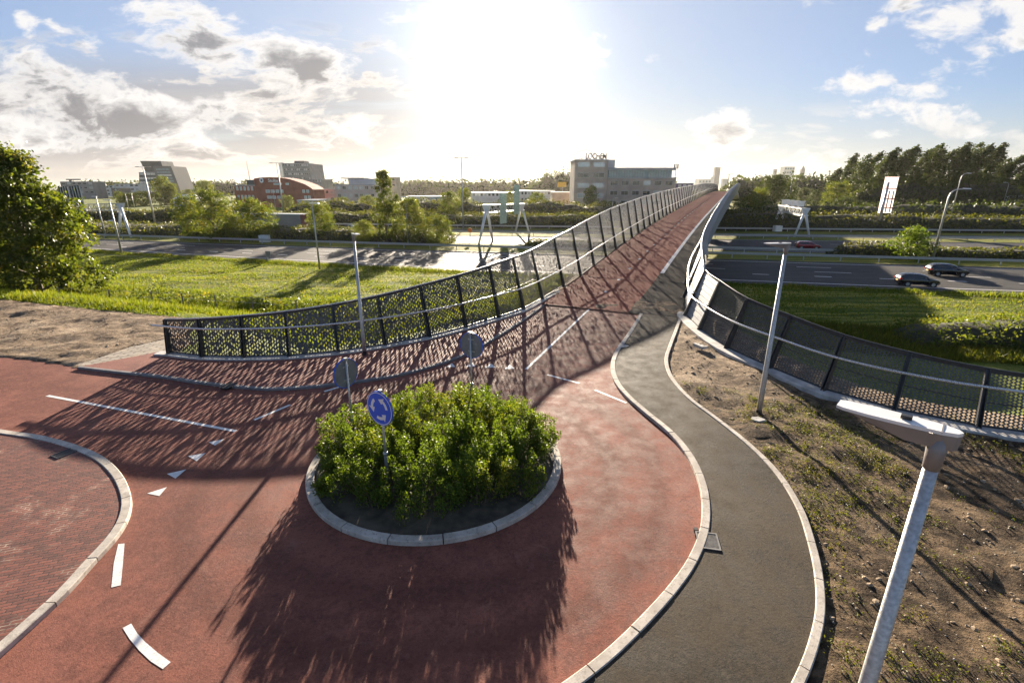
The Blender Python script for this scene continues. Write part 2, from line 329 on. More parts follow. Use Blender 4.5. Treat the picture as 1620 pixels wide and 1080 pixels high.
M['leafhedge']=leafmat('thicket_leaves',(.05,.07,.014),(.12,.125,.024),(.13,.12,.025),.38)
M['grassleaf']=leafmat('grass_blades',(.065,.11,.012),(.19,.215,.03),(.29,.25,.045),.5,.2)
M['oliveblades']=leafmat('olive_grass_blades',(.05,.075,.012),(.14,.15,.025),(.22,.19,.04),.45,.2)
M['weedleaf']=leafmat('weed_leaves',(.06,.085,.012),(.16,.17,.03),(.20,.17,.03),.4,.3)
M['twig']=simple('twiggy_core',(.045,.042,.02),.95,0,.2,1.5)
M['bark']=simple('bark',(.13,.10,.07),.9,0,.2,6,.6,30)
M['steel_dark']=simple('dark_painted_steel',(.05,.052,.055),.5,.3,.1,8,.05,80,.5)
M['mesh_dark']=simple('perforated_steel',(.085,.085,.085),.5,.35,.1,8)
M['mesh_grey']=simple('galvanised_mesh',(.10,.10,.098),.5,.4,.1,8)
M['steel_bright']=simple('brushed_stainless',(.68,.67,.66),.28,1,.05,20)
M['galv']=simple('galvanised_steel',(.50,.50,.49),.48,.75,.12,28,.15,90)
M['grate']=simple('cast_iron_grating',(.17,.165,.16),.6,.4,.15,12)
M['steel_grey']=simple('pale_grey_cladding',(.33,.34,.35),.55,.3,.06,1.2)
M['white']=simple('white_painted_metal',(.75,.75,.73),.4,.1,.05,4)
M['lampwhite']=simple('lamp_housing_white',(.78,.77,.75),.38,0,.03,6,0,60,.5,.2)
M['lampgrey']=simple('lamp_housing_grey',(.26,.24,.23),.45,.2,.05,6)
M['black']=simple('black_plastic',(.02,.02,.02),.5,0,.1,5)
M['blue']=simple('sign_blue',(.02,.13,.68),.35,0,.03,3)
M['signwhite']=simple('sign_white',(.85,.85,.85),.4,0,.02,3)
M['signback']=simple('sign_back_grey',(.23,.23,.235),.55,.3,.08,5)
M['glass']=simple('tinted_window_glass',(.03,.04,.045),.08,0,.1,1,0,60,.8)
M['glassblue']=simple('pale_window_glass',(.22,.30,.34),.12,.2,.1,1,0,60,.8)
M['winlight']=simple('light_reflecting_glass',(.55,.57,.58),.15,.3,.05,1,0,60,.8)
M['rubber']=simple('tyre_rubber',(.02,.02,.02),.85,0,.1,6)
M['rim']=simple('alloy_rim',(.5,.5,.5),.35,.8,.05,6)
M['brickred']=simple('red_facade_brick',(.30,.085,.055),.85,0,.1,.4,.1,10)
M['bricktan']=simple('tan_facade_brick',(.46,.37,.31),.85,0,.1,.3,.1,10)
M['pinkwall']=simple('pinkish_plaster_wall',(.52,.43,.40),.85,0,.06,.3)
M['whitewall']=simple('pale_wall',(.58,.58,.58),.8,0,.06,.3)
M['greywall']=simple('grey_wall',(.22,.22,.23),.7,0,.08,.3)
M['darkwall']=simple('dark_wall',(.07,.075,.085),.5,0,.1,.3)
M['roofgrey']=simple('grey_metal_roof',(.36,.37,.40),.5,.3,.08,.3)
M['purple']=simple('purple_cladding',(.12,.09,.2),.6)
M['yellow']=simple('yellow_panel',(.75,.42,.03),.5)
M['orange']=simple('orange_panel',(.65,.18,.03),.5)
M['bluepaint']=simple('blue_tarpaulin',(.02,.10,.5),.5)
def carpaint(n,c): return simple(n,c,.22,.3,.03,2,0,60,.6,.8)
M['carblack']=carpaint('black_car_paint',(.012,.012,.014)); M['carred']=carpaint('red_car_paint',(.30,.012,.015))
M['carsilver']=carpaint('silver_car_paint',(.45,.48,.52)); M['cargreen']=carpaint('grey_green_car_paint',(.20,.27,.24))
M['lens']=simple('clear_lens',(.8,.8,.78),.15,0,.02,4); M['tail']=simple('red_tail_lens',(.35,.01,.01),.25,0,.02,4)
# ------------------------------------------------------------ bridge frame of reference (s along the deck, o to the right of its left edge)
BA=.458; BM=math.hypot(BA,1); BD=Vector((BA/BM,1/BM,0)); BO=Vector((1/BM,-BA/BM,0)); BP=Vector((.6,26.1,0))
ZS=[-50,0,7,11,14,18,22,29,36.5,52.7,78,110,140,165,185,205,240,300,400]; ZZ=[0,0,.13,.34,.6,.85,1.1,1.48,1.86,2.52,3.27,4.12,4.78,5.13,5.22,5.05,4.0,1.2,-1.8]
def bz(s):
    return float(sum(np.interp(s+q,ZS,ZZ) for q in (-3,-1,0,1,3))/5) if s>1 else float(np.interp(s,ZS,ZZ))
def BR(s,o,dz=0): p=BP+BD*s+BO*o; return Vector((p.x,p.y,bz(s)+dz))
def right_o(s): return float(np.interp(s,[0,3,12],[8.25,8.1,7.35]))
LF=[(-13.85,18.69),(-12.25,18.25),(-10.56,18.17),(-8.86,18.3),(-7.1,18.83),(-5.42,19.72),(-3.74,20.95),(-2.24,22.5),(-.71,24.33),(.6,26.09)]
RF=[(9.0,21.9),(8.95,19.21),(9.58,16.91),(10.31,14.84),(11.5,13.35),(13.0,12.25),(14.9,11.5),(17.0,11.0),(19.3,10.7),(21.6,10.6)]
RFm=[(9.09,24.69),(8.85,22.0)]+RF[1:]
# ------------------------------------------------------------ ground outlines traced on the ground plane
def GP(l,z=0.0): return [G(x,y,z) for x,y in l]
kerb_r=GP([(1012,497),(1003,512),(988,535),(973,556),(966,578),(971,603),(990,628),(1020,655),(1058,687),(1086,722),(1104,762),(1110,800),(1106,842),(1088,885),(1060,925),(1020,970),(960,1028),(890,1082),(800,1140),(690,1190)],.05)
kerb_o=GP([(1076,499),(1068,522),(1058,548),(1052,570),(1060,597),(1088,630),(1130,662),(1180,702),(1225,747),(1260,802),(1280,862),(1290,912),(1292,962),(1282,1012),(1262,1065),(1225,1130),(1160,1200)],.08)
kerb_l=GP([(-160,655),(-60,671),(0,684),(60,693),(110,706),(155,725),(185,753),(200,788),(196,820),(177,852),(142,890),(97,940),(42,990),(-20,1045),(-110,1120)],.05)
kerb_f=GP([(125,581),(185,588),(258,596),(310,604),(370,611),(430,615),(500,611),(570,603),(640,591),(700,574),(745,556),(790,530),(828,506),(860,483)],.05)
kR,kO,kL,kF=[spline(k,.2) for k in (kerb_r,kerb_o,kerb_l,kerb_f)]
ISL=Vector((-1.85,10.72,0)); IR=3.05
ZR=.012  # road sheet height
# platform: the raised ground that carries the roundabout
plat=[(-120,70),(-48,34),(-30,28.5),(-23,26.2),(-17.5,24.6),(-14.5,20.6)]+LF+[tuple(BR(s,-.3)[:2]) for s in (4,8,12)]+[tuple(BR(s,7.7)[:2]) for s in (12,8,4)]+[(x+.35,y+.3) for x,y in RFm]+[(30,9),(60,2),(60,-60),(-120,-60)]
plat=np.array(plat)
def inpoly(P,X,Y):
    ins=np.zeros(X.shape,bool); n=len(P)
    for i in range(n):
        x0,y0=P[i]; x1,y1=P[(i+1)%n]
        if y0==y1: continue
        c=((y0>Y)!=(y1>Y))&(X<(x1-x0)*(Y-y0)/(y1-y0)+x0); ins^=c
    return ins
def pdist(P,X,Y,closed=True):
    dm=np.full(X.shape,1e9); n=len(P)
    for i in range(n if closed else n-1):
        x0,y0=P[i]; x1,y1=P[(i+1)%n]; dx,dy=x1-x0,y1-y0; L=dx*dx+dy*dy+1e-9
        q=np.clip(((X-x0)*dx+(Y-y0)*dy)/L,0,1); dm=np.minimum(dm,np.hypot(X-x0-q*dx,Y-y0-q*dy))
    return dm
def sst(x,a,b): q=np.clip((x-a)/(b-a),0,1); return q*q*(3-2*q)
red_poly=[tuple(p[:2]) for p in ([G(-400,540),G(-160,556),G(0,565),G(60,572),G(100,578)]+kF[:1]+[Vector((-14.6,18.9,0))]+[Vector((x,y,0)) for x,y in LF]+[BR(1.9,.15),BR(1.9,5.93)]+kR+[Vector((-3,1,0)),Vector((-12,1,0))]+kL[::-1])]
dark_poly=[tuple(p[:2]) for p in (kR+kO[::-1]+[BR(1.2,8.2),BR(1.9,8.2),BR(1.9,5.95)])]
brick_poly=[tuple(p[:2]) for p in kL]+[(-14,.5),(-30,3)]
pav_poly=[tuple(G(*q)[:2]) for q in [(120,579),(165,565),(205,551),(262,538)]]+[(-13.9,18.9),(-14.7,18.1)]+[tuple(G(186,586)[:2])]
paved=[np.array(p) for p in (red_poly,dark_poly,brick_poly,pav_poly)]
def hash_noise(X,Y,sc,seed,octv=4):
    out=np.zeros(X.shape); amp=1; tot=0
    fx,fy=X.ravel(),Y.ravel(); r=np.zeros(fx.shape)
    def vn(x,y,sd_):
        xi=np.floor(x).astype(np.int64); yi=np.floor(y).astype(np.int64); xf=x-xi; yf=y-yi
        def h(a,b):
            k=(a*374761393+b*668265263+sd_*362437)&0xffffffff; k=((k^(k>>13))*1274126177)&0xffffffff; return ((k^(k>>16))&0xffff)/65535.
        u=xf*xf*(3-2*xf); v=yf*yf*(3-2*yf)
        return (h(xi,yi)*(1-u)+h(xi+1,yi)*u)*(1-v)+(h(xi,yi+1)*(1-u)+h(xi+1,yi+1)*u)*v
    for k in range(octv):
        r+=amp*vn(fx*sc+k*17.3,fy*sc+k*9.1,seed+k); tot+=amp; amp*=.55; sc*=2.1
    return (r/tot).reshape(X.shape)
def terrain_z(X,Y):
    X=np.asarray(X,float); Y=np.asarray(Y,float)
    ins=inpoly(plat,X,Y); dd=pdist(plat,X,Y)
    out=np.where(ins,0,dd)
    z=-2*sst(out,.4,7.5)
    pin=np.zeros(X.shape,bool); pdm=np.full(X.shape,1e9)
    for P in paved: pin|=inpoly(P,X,Y); pdm=np.minimum(pdm,pdist(P,X,Y))
    rel=np.where(ins&~pin,sst(pdm,.05,.6),0)
    rough=(hash_noise(X,Y,.8,3,3)-.5)*.24+(hash_noise(X,Y,1.8,9,1)-.5)*.10
    z=np.where(pin,-.09,z+rel*rough+np.where(ins,.05-.05*(pdm<.02),0))
    # meadow unevenness, flat under the motorway
    fld=np.where(~ins,sst(out,1,6)*(hash_noise(X,Y,.22,21)-.5)*.5,0)*np.where(Y>43-.27*X,0.0,1)
    return z+fld,ins,out,pdm,pin
def axis(lo,hi,st,far,k=1.13):
    a=list(np.arange(lo,hi+1e-6,st)); s=st
    while a[-1]<far: s*=k; a.append(a[-1]+s)
    s=st; b=[lo]
    while b[-1]>-far: s*=k; b.append(b[-1]-s)
    return np.array(b[:0:-1]+a)
xs=axis(-32,24,.24,2500); ys=axis(2,34,.24,2500); ys=ys[ys>-60]
XX,YY=np.meshgrid(xs,ys); ZZt,ins_,out_,pdm_,pin_=terrain_z(XX,YY)
nx,ny=len(xs),len(ys); idx=np.arange(nx*ny).reshape(ny,nx)
Fq=np.stack([idx[:-1,:-1],idx[:-1,1:],idx[1:,1:],idx[1:,:-1]],-1).reshape(-1,4)
me=npmesh('ground',np.stack([XX,YY,ZZt],-1).reshape(-1,3),Fq)
soil=np.where(ins_,1.0,np.where(XX>0,1-sst(out_,.8,3.5),1-sst(out_,-.5,.9)))
for nme,arr in (('soil',soil),('field',np.where(ins_,0,sst(YY-(34-.30*XX),-2,1.5)*(1-sst(YY-.0*XX,140,160))+np.where((YY>150)&(XX>60),1,0))),('weedy',np.where(ins_&(XX>3)&(YY<17+hash_noise(XX,YY,.4,5)*4),sst(17.5-YY,0,4)*1.0,0))):
    a=me.attributes.new(nme,'FLOAT','POINT'); a.data.foreach_set('value',arr.ravel().astype(np.float32))
g_=link('ground',me,M['terrain'],smooth=True); tag(g_,kind='structure')
def zt(x,y): return float(terrain_z(np.array([x]),np.array([y]))[0][0])
def sheet(name,poly,z,mat,parent=None,structure=True,thick=0):
    bm=bmesh.new(); vs_=[bm.verts.new((p[0],p[1],z)) for p in poly]; f=bm.faces.new(vs_)
    if f.normal.z<0: f.normal_flip()
    bm.normal_update(); bmesh.ops.triangulate(bm,faces=[f]); me=bpy.data.meshes.new(name); bm.to_mesh(me); bm.free()
    o=link(name,me,mat,parent)
    if structure: tag(o,kind='structure')
    return o
road=sheet('cycle_road',red_poly,ZR,M['red'])
foot_red=[tuple(p[:2]) for p in kF]+[tuple(BR(1.9,.15)[:2])]+[tuple(p) for p in LF[::-1]]+[(-14.6,18.9)]
sheet('red_footway',foot_red,.075,M['redstrip'])
sheet('asphalt_footpath',dark_poly,.085,M['dark'])
sheet('brick_paving',brick_poly,.085,M['brick'])
sheet('paver_strip',pav_poly,.05,M['paver'])
def strip(mb,pl,w0,w1,z0,z1,seg=None,gap=.012,zf=None,jit=0):
    """kerb / footing ribbon: a bevelled block per segment length"""
    nn=normals2(pl); L=[0]
    for i in range(1,len(pl)): L.append(L[-1]+(pl[i]-pl[i-1]).length)
    def P(s):
        i=min(max(int(np.searchsorted(L,s))-1,0),len(pl)-2); q=(s-L[i])/(L[i+1]-L[i]); return pl[i].lerp(pl[i+1],q),nn[i].lerp(nn[i+1],q).normalized()
    tot=L[-1]; s=0; seg=seg or tot
    while s<tot-.05:
        e=min(s+seg,tot); n=max(2,int((e-gap-s)/.22)+1); dz=random.uniform(-jit,jit); b=[]
        b0=len(mb.v); k=6; bev=.014
        for i in range(n):
            p,nm=P(s+(e-gap-s)*i/(n-1)); zz=(zf(s) if zf else 0)+dz
            for w,z in ((w0,z0),(w0,z1-bev),(w0+bev,z1),(w1-bev,z1),(w1,z1-bev),(w1,z0)): mb.v.append((p.x+nm.x*w,p.y+nm.y*w,z+zz))
        for i in range(n-1):
            for j in range(k-1):
                a=b0+i*k+j; mb.f.append((a,a+1,a+k+1,a+k)); mb.mi.append(0)
        mb.f.append(tuple(b0+j for j in range(k))); mb.f.append(tuple(b0+(n-1)*k+j for j in reversed(range(k)))); mb.mi+=[0,0]
        s=e
mb=MB(); strip(mb,kR,-.0,.17,-.1,.105,1.0,.024,jit=.003); tag(mb.build('roundabout_kerb',M['kerb']),kind='structure')
mb=MB(); strip(mb,kO,-.02,.12,-.1,.115,1.0,.018,jit=.003); tag(mb.build('footpath_kerb',M['kerb']),kind='structure')
mb=MB(); strip(mb,kL,-.09,.09,-.1,.105,1.0,.022,jit=.003); tag(mb.build('brick_paving_kerb',M['kerb']),kind='structure')
mb=MB(); strip(mb,kF,-.07,.07,-.1,.095,1.0,.012,jit=.002); tag(mb.build('footway_kerb',simple('grey_kerb',(.20,.19,.19),.8,0,.12,4,.3,50)),kind='structure')
ring=[ISL+Vector((math.cos(-a),math.sin(-a),0))*IR for a in np.linspace(0,2*math.pi,73)]
mb=MB(); strip(mb,ring,-.17,.02,-.1,.12,1.065,.024,jit=.004); tag(mb.build('island_kerb',M['kerb']),kind='structure')
# soil disc in the island
def soildisc():
    rr=np.linspace(0,IR-.14,14); aa=np.linspace(0,2*math.pi,64,endpoint=False); v=[]; 
    for r in rr:
        for a in aa: v.append((ISL.x+r*math.cos(a),ISL.y+r*math.sin(a),.09+.10*(1-(r/IR)**2)+random.uniform(-.015,.015)))
    f=[(i*64+j,i*64+(j+1)%64,(i+1)*64+(j+1)%64,(i+1)*64+j) for i in range(13) for j in range(64)]
    me=bpy.data.meshes.new('island_soil'); me.from_pydata(v,[],[q[::-1] for q in f]); return tag(link('island_soil',me,simple('dark_island_soil',(.075,.06,.04),.95,0,.25,4,.8,40)),kind='structure')
soildisc()
# ------------------------------------------------------------ painted markings (children of the road they are painted on)
ZM=ZR+.005
def quadmark(pts,name,mat=None,parent=None,z=ZM):
    me=bpy.data.meshes.new(name); ps=[G(x,y,z) for x,y in pts]
    A=sum(ps[i].x*ps[(i+1)%len(ps)].y-ps[(i+1)%len(ps)].x*ps[i].y for i in range(len(ps)))
    if A<0: ps=ps[::-1]
    me.from_pydata([tuple(p) for p in ps],[],[tuple(range(len(ps)))]); return link(name,me,mat or M['paint'],parent or road)
def linemark(a,b,w,name):
    a,b=G(*a,ZM),G(*b,ZM); d_=(b-a).normalized(); n=Vector((-d_.y,d_.x,0))*w/2
    me=bpy.data.meshes.new(name); me.from_pydata([tuple(a-n),tuple(b-n),tuple(b+n),tuple(a+n)],[],[(0,1,2,3)]); return link(name,me,M['paint'],road)
linemark((75,625.5),(373,681.5),.11,'centre_line'); linemark((402,664),(459,640),.10,'edge_dash'); linemark((513,619),(570,602),.10,'edge_dash')
linemark((832,584),(933,488),.11,'centre_line'); linemark((866,592.5),(917,606),.10,'edge_dash'); linemark((941,616.5),(991,637),.10,'edge_dash')
for T in ([(330,699),(355,694),(340,704.5)],[(297.5,721),(325.5,716),(311,729)],[(264,749),(294.5,742),(277.5,756.5)],[(232.5,780),(264,770),(252,784)],
          [(706,580.5),(720.5,580),(715,574)],[(737,580),(752,579.5),(747,573)],[(767,581.5),(783.5,581),(777,574.5)],[(798,583.5),(814,583),(807,576.5)]):
    quadmark(T,'give_way_triangle')
quadmark([(187,860),(197,859),(194.5,890),(191,925),(176,928.5),(180,890)],'edge_block'); quadmark([(194,992.5),(207.5,985.5),(217,1001),(230,1015),(250,1032),(270,1046.5),(257.5,1057.5),(238,1045),(220,1028),(205,1010)],'edge_block')
# drain grates
def grate(name,p,rz,w,l,label,z=.088,mt=None):
    mt=mt or M['galv']
    r=empty(name,(p.x,p.y,z),rz,label,'drain'); f=MB(); f.box(-w/2,w/2,-l/2,-l/2+.03,0,.015); f.box(-w/2,w/2,l/2-.03,l/2,0,.015); f.box(-w/2,-w/2+.03,-l/2+.03,l/2-.03,0,.015); f.box(w/2-.03,w/2,-l/2+.03,l/2-.03,0,.015)
    f.build('frame',mt,r); b=MB()
    n=int((l-.06)/.032)
    for k in range(n): y=-l/2+.035+k*.032; b.box(-w/2+.03,w/2-.03,y,y+.016,-.01,.009)
    b.build('grating',mt,r); s_=MB(); s_.box(-w/2+.03,w/2-.03,-l/2+.03,l/2-.03,-.05,-.012+0); s_.build('sump',M['black'],r); return r
grate('drain_grate',G(1120,855,.09),R(-12),.40,.48,'square ribbed metal drain cover let into the dark footpath beside the pale kerb',.089,M['grate'])
grate('drain_grate',G(986,547,.09),R(30),.36,.32,'small metal drain cover at the top of the footpath near the bridge')
grate('drain_grate',G(104,716,.09),R(-25),.34,.5,'dark metal gully grate behind the kerb of the brick paving',.088,M['steel_dark'])
grate('drain_grate',G(362,610,.09),R(-12),.34,.5,'dark gully grate in the grey kerb below the left fence',.1,M['steel_dark'])
d_=MB()
for k in range(4): d_.box(-.03,.05,-.24+k*.13,-.24+k*.13+.075,.0,.075)
gi=empty('kerb_inlet',(G(1103,848,.05).x,G(1103,848,.05).y,.012),R(-10),'dark slotted gully inlet in the face of the roundabout kerb','drain inlet'); d_.build('slots',M['black'],gi)
# ------------------------------------------------------------ cycle bridge
bridge=empty('cycle_bridge',BR(2,0),0,'long cycle bridge with red deck, white line and dark footway rising over the motorway','bridge')
OFF=-Vector(bridge.location)
def rel(parent): return -Vector(parent.location)
def loft(rows,name,mat,parent,smooth=False):
    k=len(rows[0]); o_=rel(parent); v=[tuple(p+o_) for r in rows for p in r]; f=[(i*k+j,i*k+j+1,(i+1)*k+j+1,(i+1)*k+j) for i in range(len(rows)-1) for j in range(k-1)]
    me=bpy.data.meshes.new(name); me.from_pydata(v,[],f); return link(name,me,mat,parent,smooth)
SS=list(np.arange(1.9,40,1.0))+list(np.arange(40,330,4.0))
loft([[BR(s,.12,.02),BR(s,5.38,.02)] for s in SS],'cycle_deck',M['reddeck'],bridge)
loft([[BR(s,5.66,.02),BR(s,right_o(s)-.05,.02)] for s in SS],'footway_deck',M['darkdeck'],bridge)
loft([[BR(s,5.38,.02),BR(s,5.66,.02)] for s in SS if s<13],'joint_band',M['darkdeck'],bridge)
loft([[BR(s,5.38,.035),BR(s,5.66,.035)] for s in SS if s>12.5],'white_line',M['paint'],bridge)
loft([[BR(s,0,.0),BR(s,0,-.9),BR(s,right_o(s)+.1,-.9),BR(s,right_o(s)+.1,.0)] for s in SS if s>6],'girder',M['steel_grey'],bridge)
st_=MB(); k=0
for s in list(np.arange(6.4,92,3.7)):
    L=.26 if s<40 else .45; c=[BR(s-L,2.93,.028),BR(s-L,3.07,.028),BR(s+L,3.07,.028),BR(s+L,2.93,.028)]
    me=bpy.data.meshes.new('centre_dash'); o_=rel(bridge)
    pts=[BR(s+L*math.cos(a)*.8,3.0+.11*math.sin(a),.028)+o_ for a in np.linspace(0,2*math.pi,10,endpoint=False)]
    me.from_pydata([tuple(p) for p in pts],[],[tuple(range(10))[::-1]]); link('centre_dash',me,M['paint'],bridge)
for s in (30,70,110,150,190):   # piers under the deck
    p=BR(s,3.7,-.9)+rel(bridge); m_=MB(); m_.hexa([(p.x-1.6,p.y-.5,-2.4-bridge.location.z),(p.x+1.6,p.y-.5,-2.4-bridge.location.z),(p.x+1.6,p.y+.5,-2.4-bridge.location.z),(p.x-1.6,p.y+.5,-2.4-bridge.location.z),(p.x-2.2,p.y-.5,p.z),(p.x+2.2,p.y-.5,p.z),(p.x+2.2,p.y+.5,p.z),(p.x-2.2,p.y+.5,p.z)]); m_.build('pier',M['concrete'],bridge)
# joints across the deck
for s in (1.9,10.2):
    m_=MB(); a=BR(s,.15,.026)+rel(bridge); b=BR(s+.25,7.9 if s<3 else 7.3,.026)+rel(bridge); m_.bar(a,b,.018,.008); m_.build('expansion_joint',M['black'],bridge)
# ------------------------------------------------------------ fences
def holes(A,B,C,D,nx_,ny_,kind,seed):
    """sheet with real cut-outs between corners A,B (bottom) and D,C (top)"""
    r=np.random.default_rng(seed); A,B,C,D=[np.array(p) for p in (A,B,C,D)]
    def pt(u,v): u=u[...,None]; v=v[...,None]; return (A*(1-u)+B*u)*(1-v)+(D*(1-u)+C*u)*v
    i,j=np.meshgrid(np.arange(nx_),np.arange(ny_)); i=i.ravel().astype(float); j=j.ravel()
    j=j.astype(float); odd=(i%2==1); off=np.where(odd,.5,0.); u0=i/nx_; u1=(i+1)/nx_; v0=np.clip((j-off)/ny_,0,1); v1=np.clip((j+1-off)/ny_,0,1)
    ext=np.unique(i[odd]); u0=np.concatenate([u0,ext/nx_]); u1=np.concatenate([u1,(ext+1)/nx_]); v0=np.concatenate([v0,np.full(len(ext),1-.5/ny_)]); v1=np.concatenate([v1,np.ones(len(ext))])
    n=len(u0); du,dv=u1-u0,v1-v0; uc,vc=(u0+u1)/2,(v0+v1)/2
    if kind=='leaf':
        sz=r.uniform(.4,1.0,n)**.6; sl=r.choice([-1,1],n)*r.uniform(.1,.7,n)*.5; hw=.44*sz*du; hh=.49*sz*dv
        sl=sl*sz; cx=uc+r.uniform(-.08,.08,n)*du; vc=vc+r.uniform(-.14,.14,n)*dv; cl=r.random(n)<.16; hw=np.where(cl,.03*du,hw); hh=np.where(cl,.03*dv,hh)
        Hh=[(cx-hw,vc-.1*dv*sz),(cx-sl*du*.9,np.clip(vc-hh,v0+.02*dv,1)),(cx+hw,vc+.05*dv*sz),(cx+sl*du*.9,np.minimum(vc+hh,v1-.02*dv))]
    else:
        hw=.45*du; hh=.46*dv; Hh=[(uc-hw,vc),(uc,vc-hh),(uc+hw,vc),(uc,vc+hh)]
    O=[pt(u0,v0),pt(u1,v0),pt(u1,v1),pt(u0,v1)]; Hn=[pt(np.clip(a,u0+.02*du,u1-.02*du),b) for a,b in Hh]
    V_=np.stack(O+Hn,1).reshape(-1,3); b=(np.arange(n)*8)[:,None]
    T=np.array([[0,5,4],[0,1,5],[1,6,5],[1,2,6],[2,7,6],[2,3,7],[3,4,7],[3,0,4]])
    return V_,(b[:,None,:]+T[None]).reshape(-1,3)
def fence(name,label,stations,posts_out,kind,rail_h,rail_in,cellf,solid=(),flip=1,backplate=None,second_rail=False,rail_ext=None):
    """stations: (base, height, lean, outward normal) at each post"""
    root=empty(name,stations[0][0],0,label,'fence'); o_=rel(root)
    def P(i,q,off=0,al=0):
        b,h,l,n=stations[i]; return b+Vector((0,0,q*h))+n*(q*l+off)+o_
    N=len(stations); post_m=M['steel_dark']
    for i in range(N):
        b,h,l,n=stations[i]; d_=(stations[min(i+1,N-1)][0]-stations[max(i-1,0)][0]).normalized(); m_=MB()
        # tapered fin with a flange: deep at the foot, slim at the top
        w=.045
        for sgn in (-1,1):
            c=d_*(w*sgn); t_=d_*.012
            p=[P(i,0,-.16)+c-t_,P(i,0,.05)+c-t_,P(i,0,.05)+c+t_,P(i,0,-.16)+c+t_,P(i,1,-.04)+c-t_,P(i,1,.05)+c-t_,P(i,1,.05)+c+t_,P(i,1,-.04)+c+t_]
            m_.hexa(p)
        p=[P(i,0,.0)-d_*.05,P(i,0,.055)-d_*.05,P(i,0,.055)+d_*.05,P(i,0,.0)+d_*.05,P(i,1,.0)-d_*.05,P(i,1,.055)-d_*.05,P(i,1,.055)+d_*.05,P(i,1,.0)+d_*.05]; m_.hexa(p)
        f=P(i,0,-.08); m_.hexa([f-d_*.14-n*.16-Vector((0,0,.0)),f+d_*.14-n*.16,f+d_*.14+n*.14,f-d_*.14+n*.14,f-d_*.14-n*.16+Vector((0,0,.025)),f+d_*.14-n*.16+Vector((0,0,.025)),f+d_*.14+n*.14+Vector((0,0,.025)),f-d_*.14+n*.14+Vector((0,0,.025))])
        q=rail_h/h; m_.bar(P(i,q,0),P(i,q,-rail_in),.03,.05)
        m_.build('post',post_m,root)
    for i in range(N-1):
        h=(stations[i][1]+stations[i+1][1])/2; d_=(stations[i+1][0]-stations[i][0]); L=d_.length; d_.normalize(); e=d_*.06
        lo=.045/h*1.6; hi=1-.05/h
        A,B,C,D=P(i,lo,.03)+e,P(i+1,lo,.03)-e,P(i+1,hi,.03)-e,P(i,hi,.03)+e
        if i in solid:
            m_=MB(); n=9
            for k in range(n):
                q0,q1=k/n,(k+1)/n; a0,b0=A.lerp(D,q0),B.lerp(C,q0); a1,b1=A.lerp(D,q1-.012),B.lerp(C,q1-.012); nn=stations[i][3]*.018
                m_.hexa([a0-nn,b0-nn,b0+nn,a0+nn,a1-nn*.3,b1-nn*.3,b1+nn,a1+nn])
            m_.build('cladding_panel',M['steel_grey'],root)
        else:
            cs=cellf(i); v,f=holes(A,B,C,D,max(3,int(L/cs[0])),max(3,int(h/cs[1])),kind,i+(0 if flip>0 else 500))
            me=npmesh('mesh_panel',v,f); link('mesh_panel',me,M['mesh_dark'] if kind=='leaf' else M['mesh_grey'],root)
        for nm_,q_,w_,h_ in (('panel_top_edge',hi,.03,.10),('panel_bottom_edge',lo,.03,.07),('panel_middle_bar',.45,.025,.03)):
            fr=MB(); fr.bar(P(i,q_,.02)+e,P(i+1,q_,.02)-e,w_,h_); fr.build(nm_,M['steel_dark'],root)
    # continuous stainless handrail
    pts=[]
    for i in range(N): pts.append(P(i,rail_h/stations[i][1],-rail_in))
    if rail_ext is not None: pts=[pts[0]+rail_ext]+pts
    m_=MB(); m_.tube(smoothpts(pts),.042,8); m_.build('handrail',M['steel_bright'],root,True)
    if second_rail:
        m_=MB(); m_.tube(smoothpts([P(i,(rail_h+.62)/stations[i][1],-.05) for i in range(N)]),.025,6); m_.build('upper_rail',M['steel_bright'],root,True)
    m_=MB(); m_.tube(smoothpts([P(i,1.0,.02)+Vector((0,0,.02)) for i in range(N)]),.03,6); m_.build('top_rail',M['steel_bright'] if flip>0 else M['steel_dark'],root,True)
    return root
def smoothpts(p):
    out=[]; P=[p[0]*2-p[1]]+p+[p[-1]*2-p[-2]]
    for i in range(1,len(P)-2):
        for k in range(3):
            q=k/3; a,b,c_,d_=P[i-1],P[i],P[i+1],P[i+2]; out.append(.5*((2*b)+(c_-a)*q+(2*a-5*b+4*c_-d_)*q*q+(3*b-a-3*c_+d_)*q**3))
    out.append(p[-1]); return out
lh=[1.42,1.55,1.66,1.78,1.93,2.1,2.3,2.47,2.65,2.84]; ll=[.05,.12,.2,.3,.38,.43,.5,.5,.58,.64]
pl=[Vector((x,y,.08)) for x,y in LF]; S=[(2.9,2.93),(6.8,3.2),(10.6,3.35),(14.2,3.45),(18,3.5),(21.7,3.55)]
ss=[q[0] for q in S]; 
while ss[-1]<206: ss.append(ss[-1]+3.65)
allp=pl+[BR(s,0,.0) for s in ss]; nn=normals2(allp); nn=[Vector((n.x,n.y,0)) for n in nn]
sta=[]
for i,p in enumerate(allp):
    if i<10: sta.append((p,lh[i],ll[i],nn[i]))
    else: s=ss[i-10]; sta.append((p,float(np.interp(s,[2.9,6.8,10.6,14,22,60,120,200],[2.93,3.2,3.35,3.45,3.6,3.45,3.1,2.7])),.72,nn[i]))
def cl(i):
    if i<12: return (.105,.17)
    s=ss[max(0,i-10)]
    return (.15,.17) if s<22 else ((.17,.19) if s<45 else ((.3,.3) if s<90 else (.5,.5)))
ext=(sta[0][0]-sta[1][0]); ext.z=0
fence('perforated_fence','long dark perforated steel fence with silver handrail up the left side of the bridge',sta,None,'leaf',1.22,.22,cl,rail_ext=ext.normalized()*.45)
